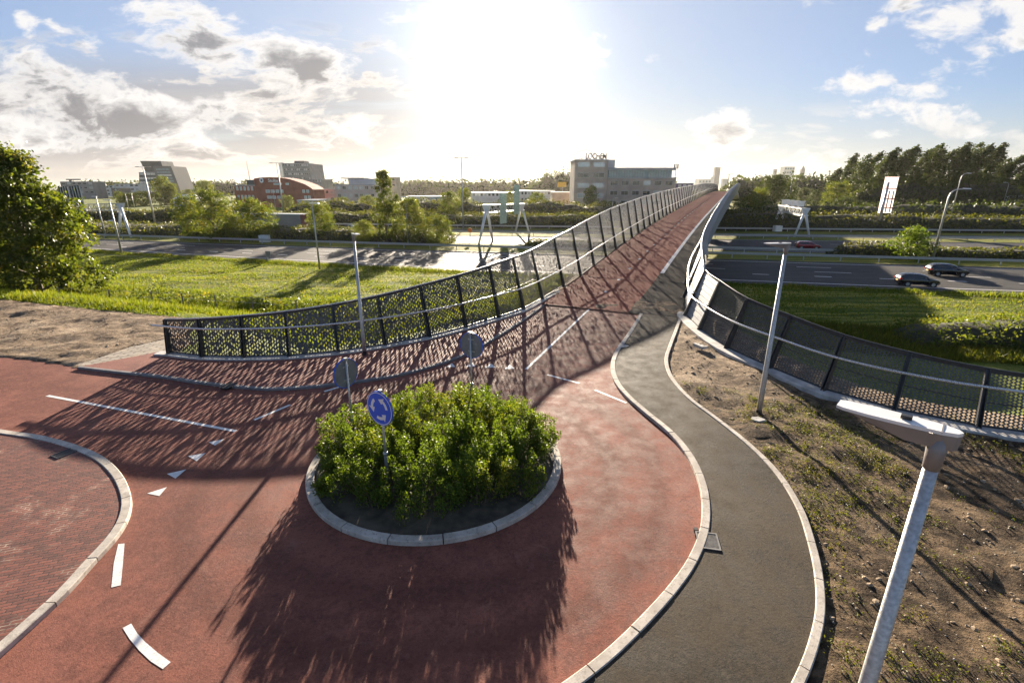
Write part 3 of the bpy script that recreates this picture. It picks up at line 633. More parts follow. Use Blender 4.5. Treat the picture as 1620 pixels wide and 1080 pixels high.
# footing under the left fence
mb=MB(); strip(mb,[Vector((p.x,p.y,0)) for p in smoothpts([Vector((-14.4,18.75,0))]+pl+[BR(2.9,0),BR(6,0)])],-.28,.16,-.2,.135,2.4,.01); tag(mb.build('fence_footing',M['concrete']),kind='structure')
# right fence: bridge part then the curve
rs=[s for s in ss[::-1] if s>3]; 
rp=[BR(s,right_o(s)) for s in rs]+[Vector((x,y,.10)) for x,y in RFm]
nn=normals2(rp); sta=[]; rh=[2.45,2.35,2.12,1.98,1.84,1.72,1.6,1.52,1.5,1.48,1.46,1.45]; rl=[.68,.62,.58,.52,.5,.48,.45,.42,.4,.4,.4,.4]
for i,p in enumerate(rp):
    j=i-len(rs)
    if j<0: s=rs[i]; sta.append((p,float(np.interp(s,[4,14,22,60,120,200],[2.6,3.0,3.2,3.3,3.1,2.7])),.72,nn[i]))
    else: sta.append((p,rh[j],rl[j],nn[i]))
NR=len(rs)
def cr(i): return (.5,.5) if i<NR-6 else ((.22,.2) if i<NR else (.105,.088))
fence('lattice_fence','dark steel fence with lattice mesh panels and silver handrail curving down the right side',sta,None,'lat',1.2,.26,cr,solid=tuple(range(0,NR+1)),flip=-1,second_rail=False)
# outer cladding of the right parapet (grey plate from rail height down over the deck edge)
rows=[];caps=[]
for i in range(NR):
    b,h,l,n=sta[i]; q=.05
    caps.append([b+Vector((0,0,h*1.0))+n*(l+.02),b+Vector((0,0,h*.93))+n*(l+.34)])
    rows.append([b+Vector((0,0,h*.93))+n*(l+.34),b+Vector((0,0,h*.5))+n*(l*.5+.24),b+n*.16+Vector((0,0,-.1)),b+n*.05+Vector((0,0,-1.25)),b-n*.6+Vector((0,0,-1.5))])
loft(caps,'parapet_cap',M['steel_dark'],bridge,False)
loft(rows,'side_cladding',M['steel_grey'],bridge,False)
mb=MB(); strip(mb,[Vector((p.x,p.y,0)) for p in smoothpts([Vector((9.35,25.3,0))]+[Vector((x,y,0)) for x,y in RFm])],-.42,.12,-.2,.15,None,0); tag(mb.build('fence_footing',M['concrete']),kind='structure')
# second handrail on the bridge footway (inner rail carried by the parapet)
inner=[b+Vector((0,0,.72))-n*.30 for b,h,l,n in sta[:NR+1]]; m_=MB(); m_.tube([p+rel(bridge) for p in smoothpts([b+Vector((0,0,h+.03))+n*(l-.04) for b,h,l,n in sta[:NR+1]])],.04,6); m_.build('parapet_rail',M['steel_bright'],bridge,True)
# ------------------------------------------------------------ cycle path lamps
def path_lamp(base,h,rz,label,head=1.0,r0=.085,r1=.052):
    root=empty('street_lamp',base,0,label,'street lamp','cycle path lamps'); 
    m_=MB(); m_.tube([(0,0,0),(0,0,h*.15),(0,0,h)],[r0,r0*.95,r1],14); m_.build('pole',M['galv'],root,True)
    m_=MB(); m_.cyl((0,0,-.02),r0*1.04,r0*1.04,.16,14); m_.build('base_sleeve',M['black'],root)
    m_=MB(); m_.tube([(0,0,h-.28),(0,0,h-.02)],[r1*1.2,r1*1.5],14); m_.build('collar',M['lampgrey'],root,True)
    k=head; c,s=math.cos(rz),math.sin(rz)
    def rot(p): return (p[0]*c-p[1]*s,p[0]*s+p[1]*c,p[2]+h)
    # flat kite-shaped luminaire: wide in the middle, blunt nose, rounded tail over the pole
    out=[(.13,-.07),(.17,0),(.13,.07),(0,.115),(-.30,.145),(-.62,.155),(-.88,.13),(-.95,.10),(-.95,-.10),(-.88,-.13),(-.62,-.155),(-.30,-.145),(0,-.115)]
    out=[(x*k,y*k) for x,y in out]
    zt_=[.045+.0*x for x,y in out]
    top=[rot((x,y,.055*k-.02*abs(x)*.3)) for x,y in out]; mid=[rot((x*1.0,y*1.0,.015*k)) for x,y in out]
    low=[rot((x*.93,y*.62,(-.16 if x>-.55*k else -.012)*k)) for x,y in out]
    n=len(out); m_=MB(); m_.add(top+mid,[tuple(range(n))]+[(i,n+i,n+(i+1)%n,(i+1)%n) for i in range(n)]); hd=m_.build('lamp_head',M['lampwhite'],root)
    m_=MB(); m_.add([ (p[0],p[1],p[2]-.002) for p in mid]+low,[(i,n+i,n+(i+1)%n,(i+1)%n) for i in range(n)]+[tuple(n+i for i in reversed(range(n)))]); m_.build('lamp_underside',M['lampgrey'],hd)
    m_=MB(); a=[rot((x,y,.057*k)) for x,y in [(-.36*k,-.035*k),(-.26*k,-.035*k),(-.26*k,.035*k),(-.36*k,.035*k)]]; m_.hexa(a+[(p[0],p[1],p[2]+.025) for p in a]); m_.build('sensor',M['black'],hd)
    m_=MB(); a=[rot((x,y,.053*k)) for x,y in [(-.005*k,-.155*k),(.01*k,-.155*k),(.01*k,.155*k),(-.005*k,.155*k)]]; m_.hexa(a+[(p[0],p[1],p[2]+.004) for p in a]); m_.build('seam',M['lampgrey'],hd)
    return root
b=G(1200,655,.03); path_lamp(b,ztop(1246,386,b.y)-b.z,R(6),'galvanised lamp with flat white head on the bare soil between footpath and right fence',.66,.078,.045)
b=G(577,560,.10); path_lamp(b,ztop(561,370,b.y)-b.z,R(125),'galvanised lamp standing against the left fence above the red footway',.62,.075,.045)
# big foreground lamp: its foot is below the frame, its head close to the camera
path_lamp(Vector((2.93,2.98,.05)),4.86,R(-44),'nearest galvanised lamp with a large white flat head at the lower right corner',.64,.075,.042)
# ------------------------------------------------------------ roundabout signs
def round_sign(base,zc,az,label,Rr=.38):
    """az: compass direction (deg right of +Y) the printed face looks to"""
    root=empty('roundabout_sign',base,-R(az)+math.pi,label,'traffic sign','round signs on the island')   # local -Y is the face
    h=zc-base.z
    m_=MB(); m_.tube([(0,.045,0),(0,.045,h+Rr-.0)],.026,10); m_.build('pole',M['galv'],root,True)
    m_=MB(); m_.tube([(0,.045,0),(0,.045,h*.42)],.042,12); m_.build('pole_sleeve',simple('grey_sleeve',(.20,.19,.19),.5,.3),root,True)
    m_=MB(); m_.tube([(0,.045,h*.42),(0,.045,h*.42+.05)],.055,12); m_.build('pole_ring',M['galv'],root,True)
    m_=MB(); m_.box(-.04,.04,.0+.013,.08,h+Rr-.05,h+Rr+.035); m_.build('pole_cap',M['galv'],root)
    for z_ in (-.2,.16): m_=MB(); m_.box(-.1,.1,.013,.03,h+z_,h+z_+.04); m_.build('bracket',M['galv'],root)
    n=48; ring=lambda r,y:[(r*math.cos(2*math.pi*k/n),y,h+r*math.sin(2*math.pi*k/n)) for k in range(n)]
    m_=MB(); a=ring(Rr,-.012)+ring(Rr,.012); m_.add(a,[tuple(n+k for k in reversed(range(n)))]+[tuple(range(n))]+[(k,n+k,n+(k+1)%n,(k+1)%n) for k in range(n)])
    disc=m_.build('sign_plate',M['signback'],root)
    m_=MB(); a=ring(Rr-.0,-.0145)+ring(Rr-.028,-.0145); m_.add(a,[(k,(k+1)%n,n+(k+1)%n,n+k) for k in range(n)])
    m_.add(ring(Rr+.006,-.013)+ring(Rr+.006,.017)+ring(Rr-.012,.017),[(k,(k+1)%n,n+(k+1)%n,n+k) for k in range(n)]+[(n+k,n+(k+1)%n,2*n+(k+1)%n,2*n+k) for k in range(n)]); m_.build('blue_rim',M['blue'],disc)
    m_=MB(); m_.add(ring(Rr-.012,-.016),[tuple(range(n))]); m_.build('white_border',M['signwhite'],disc)
    m_=MB(); m_.add(ring(Rr-.03,-.0175),[tuple(range(n))]); m_.build('blue_face',M['blue'],disc)
    for k in range(3):
        a0=R(120*k+6); v=[]; f=[]; N=10; ri,ro=.185,.255; sweep=R(54)
        for i in range(N+1):
            a_=a0+sweep*i/N; v+=[(ri,a_),(ro,a_)]
        for i in range(N): f.append((2*i,2*i+1,2*i+3,2*i+2))
        e=a0+sweep; b=len(v); v+=[(.135,e-R(4)),(.312,e-R(2)),(.215,e+R(33))]; f.append((b,b+1,b+2))
        # viewed from the front (-Y) x grows to the right; counter-clockwise arrows
        P3=[(r*math.cos(a_),-.019,h+r*math.sin(a_)) for r,a_ in v]; mm=MB(); mm.add(P3,f); mm.build('arrow',M['signwhite'],disc)
    return root
def at_z(px,py,z): return G(px,py,z)
for (px,py,zc,az,lab) in ((601,646,2.05,180+33,'blue round roundabout sign with three white arrows facing the camera'),(547,590,2.05,-60,'grey back of a round sign at the left edge of the island'),(746,546,2.2,28,'grey back of a round sign behind the island shrubs near the bridge')):
    c=at_z(px,py,zc); round_sign(Vector((c.x,c.y,.12)),zc,az,lab)
# ------------------------------------------------------------ foliage builders
def leaves(c,size,up=.3,r=rng,asp=.62):
    """diamond leaves: c (N,3), size (N,)"""
    n=len(c); a=r.normal(size=(n,3)); a[:,2]+=up; a/=np.linalg.norm(a,axis=1,keepdims=True)
    b=np.cross(a,r.normal(size=(n,3))); b/=np.linalg.norm(b,axis=1,keepdims=True)+1e-9
    L=size[:,None]*.5; v=np.stack([c-a*L,c+b*L*asp,c+a*L,c-b*L*asp],1).reshape(-1,3)
    return v,np.arange(n*4).reshape(n,4)
def crown_pts(h,w,n,r,lob=26,low=.12,shape='round',clump=.32,fill=.30):
    """leaf centres clustered round many lobes spread through a crown h high, w wide"""
    cs=[];rs=[]
    for k in range(lob):
        q=(k+.5)/lob; z=low+(1-low)*q
        if shape=='round': env=math.sin(math.pi*min(1,max(0,(q*.90+.08))))**.6
        elif shape=='tall': env=(1-q)**.45*min(1,.55+q*2.0)
        elif shape=='cone': env=(1-q)**.62*min(1,.62+q*2.2)
        elif shape=='bush': env=(1-q*q)**.5
        else: env=1
        a=k*2.399+r.uniform(-.5,.5); rad=env*w*.5*r.uniform(.35,.86)
        cr_=w*.5*clump*r.uniform(.65,1.25)*(0.75 if shape=='tall' else 1)
        cs.append((rad*math.cos(a),rad*math.sin(a),min(z*h,h-cr_*.6))); rs.append(cr_)
    cs=np.array(cs); rs=np.array(rs); p=rs**2/np.sum(rs**2); id_=r.choice(lob,n,p=p)
    SUBN=13; sd_=r.normal(size=(lob,SUBN,3)); sd_[:,:,2]+=.25; sd_/=np.linalg.norm(sd_,axis=2,keepdims=True); sd_*=r.uniform(.55,1.15,(lob,SUBN,1))
    d_=sd_[id_,r.integers(0,SUBN,n)]+r.normal(0,.17,(n,3)); ins_=r.random(n)<fill*.5; d_=np.where(ins_[:,None],r.normal(0,.4,(n,3)),d_); rad=rs[id_]*1.0
    # ragged twigs reaching out of each lobe
    tw=r.random(n)<.07; rad=np.where(tw,rad*r.uniform(1.1,1.45,n),rad)
    c=cs[id_]+d_*rad[:,None]*np.array([1,1,.85]); c[:,2]=np.maximum(c[:,2],.1)
    return c,cs,rs
def branches(name,h,w,cs,parent,r0,nb=9):
    m_=MB(); top=Vector((w*.02,0,h*.8)); m_.tube([(0,0,-.3),(w*.01,0,h*.15),(-w*.012,w*.01,h*.45),top],[r0,r0*.8,r0*.5,r0*.12],8)
    for c in cs[:: max(1,len(cs)//nb)]:
        z0=min(c[2]*.6,h*.6); a=Vector((0,0,z0)); b=Vector(c); mid=a.lerp(b,.5)+Vector((0,0,h*.03)); m_.tube([a,mid,b],[r0*.35,r0*.22,r0*.07],5)
    return m_.build(name,M['bark'],parent,True)
def crown_mesh(h,w,n,leaf,seed,**k):
    r=np.random.default_rng(seed); c,cs,rs=crown_pts(h,w,n,r,**k); v,f=leaves(c,leaf*r.uniform(.6,1.35,n),.3,r); return npmesh('crown',v,f),cs
def tree(name,base,h,w,n,leaf,seed,label,cat,mat,group=None,trunk=.16,parts=('crown','trunk'),tilt=0,**k):
    root=empty(name,base,0,label,cat,group); me,cs=crown_mesh(h,w,n,leaf,seed,**k); link('crown',me,mat,root); branches('trunk',h,w,cs,root,trunk)
    return root
def treecopy(src,base,sc,rz,label,scz=None):
    c=copy_tree(src); c.location=base; c.rotation_euler=(0,0,rz); c.scale=(sc,sc,scz or sc); c['label']=label; return c
# island planting: upright leafy shrubs, one planted mass
def island():
    r=np.random.default_rng(3); C=[];Sz=[]; st_=MB(); n=0
    while n<560:
        x,y=r.uniform(-2.9,2.9),r.uniform(-2.9,2.9); q=(x/2.84)**2+((y-.06)/2.52)**2
        if q>1+.12*math.sin(7*math.atan2(y,x)): continue
        n+=1; edge=max(0,(q-.55)/.45); H_=r.uniform(.62,1.12)*(1-.30*edge)+ .16*math.sin(3.1*x+y*1.3)*math.cos(2.3*y-x)+(.18 if r.random()<.08 else 0)
        lx,ly=r.normal(0,.10,2); lx+=x*.03; ly+=y*.03; m=int(185)
        z=r.beta(1.5,1.0,m)*H_; rad=(.17-.09*z/H_)*r.uniform(.3,1.15,m); a=r.uniform(0,6.283,m)
        bx=ISL.x+x+lx*z/H_+rad*np.cos(a); by=ISL.y+y+ly*z/H_+rad*np.sin(a); C.append(np.stack([bx,by,z+.12+rad*.3],1)); Sz.append(r.uniform(.03,.074,m))
        if n%3==0: st_.tube([(ISL.x+x,ISL.y+y,.08),(ISL.x+x+lx,ISL.y+y+ly,H_*.9)],[.012,.005],4,False)
    C=np.concatenate(C); Sz=np.concatenate(Sz); v,f=leaves(C,Sz,.7,r,.6); me=npmesh('island_shrubs',v,f); o=link('island_shrubs',me,M['leafshrub'])
    tag(o,'dense green leafy shrubs filling the round island','shrubs',None,'stuff'); s_=st_.build('stems',M['bark'],o)
island()
# ------------------------------------------------------------ motorway
def yA(X): return 52.2-.2808*X+.00073*X*X if X<45 else 52.2-.2808*45+.00073*2025-.215*(X-45)
def cA(X): return yA(max(X,-75))+(-.39*(X+75) if X<-75 else 0)
def yB(X): return 65.8-.2445*X+.00018*X*X
def yR1(X): return 72.3-.236*X
def yC2n(X): return 78.3-.262*X+.0004*X*X
def yC2f(X): return 90.4-.1655*X+.0003*X*X
def yC3(X): return 101.2-.2051*X+.00068*X*X
def yR3(X): return 108.6-.15*X+.0003*X*X
ZH=-2+.03
def road_strip(name,f0,f1,x0,x1,z,mat,st=4.,parent=None,kind='structure',d0=0,d1=0):
    xs_=np.arange(x0,x1+.1,st); v=[];f=[]
    for X in xs_:
        nrm=1.03
        v+=[(X,f0(X)+d0*nrm,z),(X,f1(X)+d1*nrm,z)]
    for i in range(len(xs_)-1): f.append((2*i,2*i+2,2*i+3,2*i+1))
    me=bpy.data.meshes.new(name); me.from_pydata(v,[],f); o=link(name,me,mat,parent)
    if kind: tag(o,kind=kind)
    return o
hw1=road_strip('motorway_near',cA,yB,-180,200,ZH,M['hwy'],4,None,'structure',-1.8,1.6)
hw2=road_strip('motorway_far',yC2n,yC2f,-180,200,ZH,M['hwy'],4,None,'structure',-1.0,1.0)
hw3=road_strip('parallel_road',yC3,yC3,-180,200,ZH,M['hwy'],4,None,'structure',-3.2,3.4)
def hline(fn,d,w,parent,x0=-160,x1=190,dash=None,name='lane_line'):
    m_=MB(); z=ZH+.008; X=x0
    per,on=dash if dash else (4,4.0)
    while X<x1:
        a=(X,fn(X)+d); b=(X+on,fn(X+on)+d); m_.add([(a[0],a[1]-w/2,z),(b[0],b[1]-w/2,z),(b[0],b[1]+w/2,z),(a[0],a[1]+w/2,z)],[(0,1,2,3)]); X+=per
    return m_.build(name,M['paint'],parent)
hline(cA,0,.22,hw1); hline(yB,0,.22,hw1)
def mid(q): return lambda X:cA(X)*(1-q)+yB(X)*q
hline(mid(.30),0,.26,hw1,dash=(5.6,1.5),name='block_dashes'); hline(mid(.52),0,.18,hw1,dash=(12,3.4),name='lane_dashes'); hline(mid(.76),0,.18,hw1,dash=(12,3.4),name='lane_dashes')
hline(yC2n,0,.2,hw2); hline(yC2f,0,.2,hw2)
def mid2(q): return lambda X:yC2n(X)*(1-q)+yC2f(X)*q
hline(mid2(.36),0,.16,hw2,dash=(10,3),name='lane_dashes'); hline(mid2(.68),0,.16,hw2,dash=(10,3),name='lane_dashes'); hline(yC3,-2.7,.15,hw3); hline(yC3,2.9,.15,hw3)
def guardrail(fn,d,x0,x1,label,zb=-2):
    root=empty('guardrail',(x0,fn(x0)+d,zb),0,label,'guardrail'); m_=MB()
    xs_=np.arange(x0,x1,4.); k=0
    pts=[Vector((X-x0,fn(X)-fn(x0),0)) for X in xs_]; b=[]
    prof=[(0,.45),(.05,.50),(.05,.56),(0,.61),(.05,.66),(.05,.72),(0,.76)]
    for p in pts:
        for dy,dz in prof: b.append((p.x,p.y-dy-.05,p.z+dz))
    n=len(prof); f=[(i*n+j,(i+1)*n+j,(i+1)*n+j+1,i*n+j+1) for i in range(len(pts)-1) for j in range(n-1)]
    me=bpy.data.meshes.new('beam'); me.from_pydata(b,[],f); link('beam',me,M['galv'],root)
    pm=MB(); pm.box(-.05,.05,-.04,.04,0,.7); first=None
    for i in range(0,len(pts),1 if len(pts)<95 else 2):
        if first is None: first=pm.build('post',M['galv'],root); o=first
        else: o=first.copy(); COL.objects.link(o)
        o.location=pts[i]
    return root
guardrail(yB,3.2,-120,160,'long steel guardrail beyond the far edge of the nearest motorway carriageway')
guardrail(yC2f,3.0,-20,170,'steel guardrail behind the second carriageway right of centre')
guardrail(yR3,0,-60,180,'farthest steel guardrail below the tall hedge beyond the parallel road')
guardrail(yC2n,-2.6,8,170,'steel guardrail along the bushy median right of the bridge')
# ------------------------------------------------------------ hedges and thickets (nobody could count the plants)
def thicket(name,label,path,width,h,n,leaf,seed,mat=None,zb=-2,hv=.45,core=True,cat='hedge'):
    r=np.random.default_rng(seed); P=[np.array(p,float) for p in path]; L=[0]
    for i in range(1,len(P)): L.append(L[-1]+np.linalg.norm(P[i]-P[i-1]))
    L=np.array(L); P=np.array(P); tot=L[-1]
    def fr(s):
        x=np.interp(s,L,P[:,0]); y=np.interp(s,L,P[:,1]); dx=np.interp(s+1,L,P[:,0])-np.interp(s-1,L,P[:,0]); dy=np.interp(s+1,L,P[:,1])-np.interp(s-1,L,P[:,1]); k=np.hypot(dx,dy)+1e-6
        return x,y,-dy/k,dx/k
    def H_(s,u): return h*(1-hv+hv*2*(hash_noise(s,u*width,.16,seed,3)-.0)*.9)*np.sqrt(np.clip(1-np.abs(u)**2.6,0,1))*np.clip(np.minimum(s,tot-s)/ (h*1.2)+.15,0,1)
    s=r.uniform(0,tot,n); u=r.uniform(-1,1,n); hh=H_(s,u); z=hh*np.where(r.random(n)<.72,r.uniform(.86,1.08,n),r.uniform(.1,.9,n)); side=r.random(n)<.42; u=np.where(side,np.sign(u)*r.uniform(.82,1.05,n),u); z=np.where(side,r.uniform(0,1,n)*H_(s,np.zeros(n))*.75,z)
    x,y,nx_,ny_=fr(s); c=np.stack([x+nx_*u*width/2,y+ny_*u*width/2,zb+z],1); v,f=leaves(c,leaf*r.uniform(.5,1.4,n),.35,r)
    me=npmesh(name,v,f); o=link(name,me,mat or M['leafhedge']); tag(o,label,cat,None,'stuff')
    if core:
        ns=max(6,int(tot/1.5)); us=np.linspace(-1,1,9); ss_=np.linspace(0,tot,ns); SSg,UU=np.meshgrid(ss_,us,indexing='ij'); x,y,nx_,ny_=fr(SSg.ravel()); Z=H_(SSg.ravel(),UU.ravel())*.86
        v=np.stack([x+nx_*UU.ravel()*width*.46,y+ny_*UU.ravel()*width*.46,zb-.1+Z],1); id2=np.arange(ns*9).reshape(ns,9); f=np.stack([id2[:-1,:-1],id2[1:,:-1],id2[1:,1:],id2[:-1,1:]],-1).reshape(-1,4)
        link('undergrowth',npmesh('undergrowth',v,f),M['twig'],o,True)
    return o
def ln(fn,d,x0,x1,st=6): return [(X,fn(X)+d) for X in np.arange(x0,x1+.1,st)]
thicket('roadside_bushes','dark green bushes along the median left of the bridge',ln(yR1,8,-118,-56),11,2.2,9000,.34,11)
thicket('roadside_bushes','low bushes under the small trees beside the near carriageway',ln(yR1,4.8,-58,-10),6,2.3,9000,.30,12)
thicket('roadside_bushes','low green hedge between the carriageways under the middle gantry',ln(yR1,4.2,2,20),3.2,1.1,3500,.26,13)
thicket('roadside_bushes','yellow green bushes in the median at the right edge',ln(yR1,2.6,42,100),3.4,1.8,8000,.28,14)
thicket('tall_hedge','long dark hedge behind the parallel road at the left',ln(yR3,10,-170,-62),9,3.4,12000,.45,15)
thicket('tall_hedge','yellowish hedge behind the parallel road at the centre',ln(yR3,5,-62,22),8,3.3,14000,.42,16)
thicket('tall_hedge','brownish second hedge in front of the tan office',ln(yR3,34,-70,40),9,4.9,9000,.6,17)
thicket('tall_hedge','dark hedge with sunlit top beyond the right motorway',ln(yR3,5,36,190),9,3.5,16000,.42,18,None)
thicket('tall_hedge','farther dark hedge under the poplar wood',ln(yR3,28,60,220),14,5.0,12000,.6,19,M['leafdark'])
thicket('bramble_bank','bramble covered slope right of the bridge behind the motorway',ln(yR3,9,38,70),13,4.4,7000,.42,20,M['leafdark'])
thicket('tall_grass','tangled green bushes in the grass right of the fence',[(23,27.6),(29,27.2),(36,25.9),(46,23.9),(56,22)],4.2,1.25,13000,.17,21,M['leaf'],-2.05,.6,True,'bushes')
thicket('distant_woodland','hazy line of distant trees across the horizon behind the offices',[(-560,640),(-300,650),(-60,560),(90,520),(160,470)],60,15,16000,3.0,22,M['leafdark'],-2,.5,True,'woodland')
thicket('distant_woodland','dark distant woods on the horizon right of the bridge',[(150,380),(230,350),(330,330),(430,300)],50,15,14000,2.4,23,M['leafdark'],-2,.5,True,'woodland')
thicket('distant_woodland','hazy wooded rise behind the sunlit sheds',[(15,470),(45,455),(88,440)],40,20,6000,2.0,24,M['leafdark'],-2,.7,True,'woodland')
# ------------------------------------------------------------ grass
def in_left(X,Y): return (X<0)
def grassfield(name,label,n,reg,h0,h1,seed,mat,wid=.05,cat='grass'):
    r=np.random.default_rng(seed); X,Y=reg(r,n); Z,ins,out,pdm,pin=terrain_z(X,Y); ok=~pin&((out>.2)); X,Y,Z=X[ok],Y[ok],Z[ok]; n=len(X)
    d_=hash_noise(X,Y,.35,seed,3); H_=(h0+(h1-h0)*r.random(n))*(.4+1.2*d_)*np.where(out[ok][:] <9,.25+.75*sst(out[ok]+(d_-.5)*3,.2,2.6),1); a=r.uniform(0,6.28,n); lean=r.normal(0,.35,(n,2))*H_[:,None]
    b=np.stack([X,Y,Z-.03],1); w=wid*r.uniform(.6,1.4,n); dx=np.stack([np.cos(a)*w,np.sin(a)*w,np.zeros(n)],1); tip=b+np.stack([lean[:,0],lean[:,1],H_],1)
    v=np.stack([b-dx,b+dx,tip],1).reshape(-1,3); me=npmesh(name,v,np.arange(n*3).reshape(n,3)); o=link(name,me,mat); tag(o,label,cat,None,'stuff'); return o
def regL(r,n): x=r.uniform(-60,4,n); t_=r.random(n)**1.1; y0=24.5+np.maximum(0,-(x+17))*.30; return x,y0+t_*13-np.maximum(0,(x+14))*.0
grassfield('tall_meadow_grass','tall yellow green meadow grass behind the left fence',120000,regL,.18,.55,31,M['grassleaf'],.035)
def regL2(r,n): x=r.uniform(-75,16,n); return x,yA(0)-.2808*x-2.6-r.random(n)**2.2*1.8
thicket('reed_clumps','dark green clumps of tall weeds in the left meadow',[(-29,37),(-22,34.5),(-15,33.2),(-8,33)],3.4,.95,8000,.16,24,M['leaf'],-2.05,.75,False,'weeds')
grassfield('verge_grass','strip of ragged grass along the near motorway edge',26000,lambda r,n:(lambda x:(x,np.array([cA(q) for q in x])-2.1-r.random(n)**2*1.6))(r.uniform(-80,90,n)),.15,.42,32,M['grassleaf'],.04)
def regR(r,n): x=r.uniform(12,62,n); return x,np.maximum(16.,29-.27*(x-14))-3+r.random(n)*6.5
grassfield('tall_meadow_grass','long green grass on the slope right of the bridge',60000,regR,.12,.45,33,M['oliveblades'],.035)
def mownreg(r,n): x=r.uniform(-60,75,n); y=34-.28*x+r.random(n)*(15.2); return x,y
grassfield('mown_grass','short mown striped grass beside the motorway',110000,mownreg,.05,.20,34,M['grassleaf'],.045)
# low weeds on the bare soil right of the footpath
def weeds():
    r=np.random.default_rng(41); n=13000; x=r.uniform(4.5,20,n); y=r.uniform(2,15.5,n); Z,ins,out,pdm,pin=terrain_z(x,y); d_=hash_noise(x,y,.45,5,4); d2=hash_noise(x,y,2.2,8,3)
    ok=ins&~pin&(pdm>.14)&(d_*.62+d2*.5>.605); x,y,Z=x[ok],y[ok],Z[ok]; C=[];S_=[]
    for i in range(len(x)):
        m=int(r.integers(5,26)); rad=r.uniform(.03,.16); c=np.stack([x[i]+r.normal(0,rad,m),y[i]+r.normal(0,rad,m),Z[i]+np.abs(r.normal(.012,.035,m))],1); C.append(c); S_.append(r.uniform(.015,.05,m))
    v,f=leaves(np.concatenate(C),np.concatenate(S_),.5,r,.5); tag(link('ground_weeds',npmesh('ground_weeds',v,f),M['weedleaf']),'patchy green weeds on the soil between footpath and right fence','weeds',None,'stuff')
weeds()
def pebbles():
    r=np.random.default_rng(42); n=4200; x=np.concatenate([r.uniform(4.5,19,n),r.uniform(-34,-13.5,1500)]); y=np.concatenate([r.uniform(2,24,n),r.uniform(18,28,1500)]); Z,ins,out,pdm,pin=terrain_z(x,y); ok=ins&~pin&(pdm>.15)
    x,y,Z=x[ok],y[ok],Z[ok]; n=len(x); s_=np.minimum(r.lognormal(-4.3,.45,n),.028); base=np.array([(1,0,0),(-.5,.87,0),(-.5,-.87,0),(.2,.1,.7),(0,0,-.4)]); V_=[]
    V_=(base[None]*s_[:,None,None]*r.uniform(.6,1.4,(n,5,1))); a=r.uniform(0,6.28,n); c_,s2=np.cos(a),np.sin(a); X_=V_[...,0]*c_[:,None]-V_[...,1]*s2[:,None]; Y_=V_[...,0]*s2[:,None]+V_[...,1]*c_[:,None]
    v=np.stack([X_+x[:,None],Y_+y[:,None],V_[...,2]+Z[:,None]+s_[:,None]*.2],-1).reshape(-1,3); T=np.array([[0,1,3],[1,2,3],[2,0,3],[1,0,4],[2,1,4],[0,2,4]]); f=(np.arange(n)*5)[:,None,None]+T[None]
    tag(link('pebbles',npmesh('pebbles',v,f.reshape(-1,3)),simple('pebble_stone',(.42,.38,.33),.85,0,.25,2)),'small pale stones scattered over the bare soil','gravel',None,'stuff')
pebbles()
def clods():
    r=np.random.default_rng(43); bm=bmesh.new(); 
    xa=np.concatenate([r.uniform(5,18,2300),r.uniform(-30,-14,400)]); ya=np.concatenate([r.uniform(4,24,2300),r.uniform(19.5,26,400)]); Q=terrain_z(xa,ya)
    for k in range(len(xa)):
        if (not Q[1][k]) or Q[4][k] or Q[3][k]<.2: continue
        x,y,zz=xa[k],ya[k],Q[0][k]
        s_=min(.055,r.lognormal(-3.7,.45)); mtx=Matrix.Translation((x,y,float(zz)+s_*.1))@Matrix.Rotation(r.uniform(0,6.28),4,'Z')@Matrix.Diagonal((s_*r.uniform(.8,1.8),s_,s_*.6,1))
        d_=bmesh.ops.create_icosphere(bm,subdivisions=1,radius=1,matrix=mtx)
        for v in d_['verts']: v.co+=Vector(r.normal(0,s_*.14,3))
    me=bpy.data.meshes.new('soil_clods'); bm.to_mesh(me); bm.free(); tag(link('soil_clods',me,simple('dry_soil',(.27,.20,.13),.95,0,.2,3,.5,40)),'rough clods of dry earth lying on the bare soil','soil clods',None,'stuff')
clods()
# broken comb-shaped concrete piece lying in the soil
p=G(1106,549,.1); cb=empty('concrete_piece',p,R(20),'small broken comb shaped concrete piece lying on the soil near the bridge end','rubble'); m_=MB(); m_.box(-.12,.03,-.30,.26,0,.12); m_.build('slab',M['concrete'],cb)
for k in range(3):
    m_=MB(); m_.box(.03,.22-.03*k,-.27+k*.2,-.19+k*.2,.0,.10); m_.build('tooth',M['concrete'],cb)
p=G(1197,665,.05); m_=MB(); m_.prism([(.25,-.06),(.12,.13),(-.1,.12),(-.16,-.04),(-.02,-.16)],0,.06); o=m_.build('concrete_lump',M['concrete']); o.location=(p.x,p.y,p.z); tag(o,'flat lump of concrete at the foot of the right lamp','rubble')
# ------------------------------------------------------------ trees
def put(px,py,z=-2): g=G(px,py,z); return Vector((g.x,g.y,z))
big=tree('broadleaf_tree',Vector((-37.0,37.5,-1.6)),10.6,11.4,30000,.27,51,'big broadleaf tree with golden green leaves at the left edge of the photo','tree',M['leafbig'],None,.28,lob=58,shape='cone',low=.05,clump=.22,fill=.2)
big.scale=(1.0,1.0,1.0)
tA=tree('young_tree',put(306,378),7.0,6.2,6500,.27,52,'first bushy green tree from the left in the median beyond the near motorway','tree','x' and M['leaf'],'small trees between the carriageways',.14,lob=26,low=.05,clump=.36)
tB=tree('young_tree',put(342,381),8.0,7.2,8000,.27,53,'tallest rounded tree of the left group in the median','tree',M['leaf'],'small trees between the carriageways',.16,lob=30,low=.05,clump=.33)
tC=tree('young_tree',put(405,381),6.6,8.0,7500,.27,54,'wide yellow green tree just left of the white lorry','tree',M['leaf'],'small trees between the carriageways',.14,lob=28,low=.04,clump=.33)
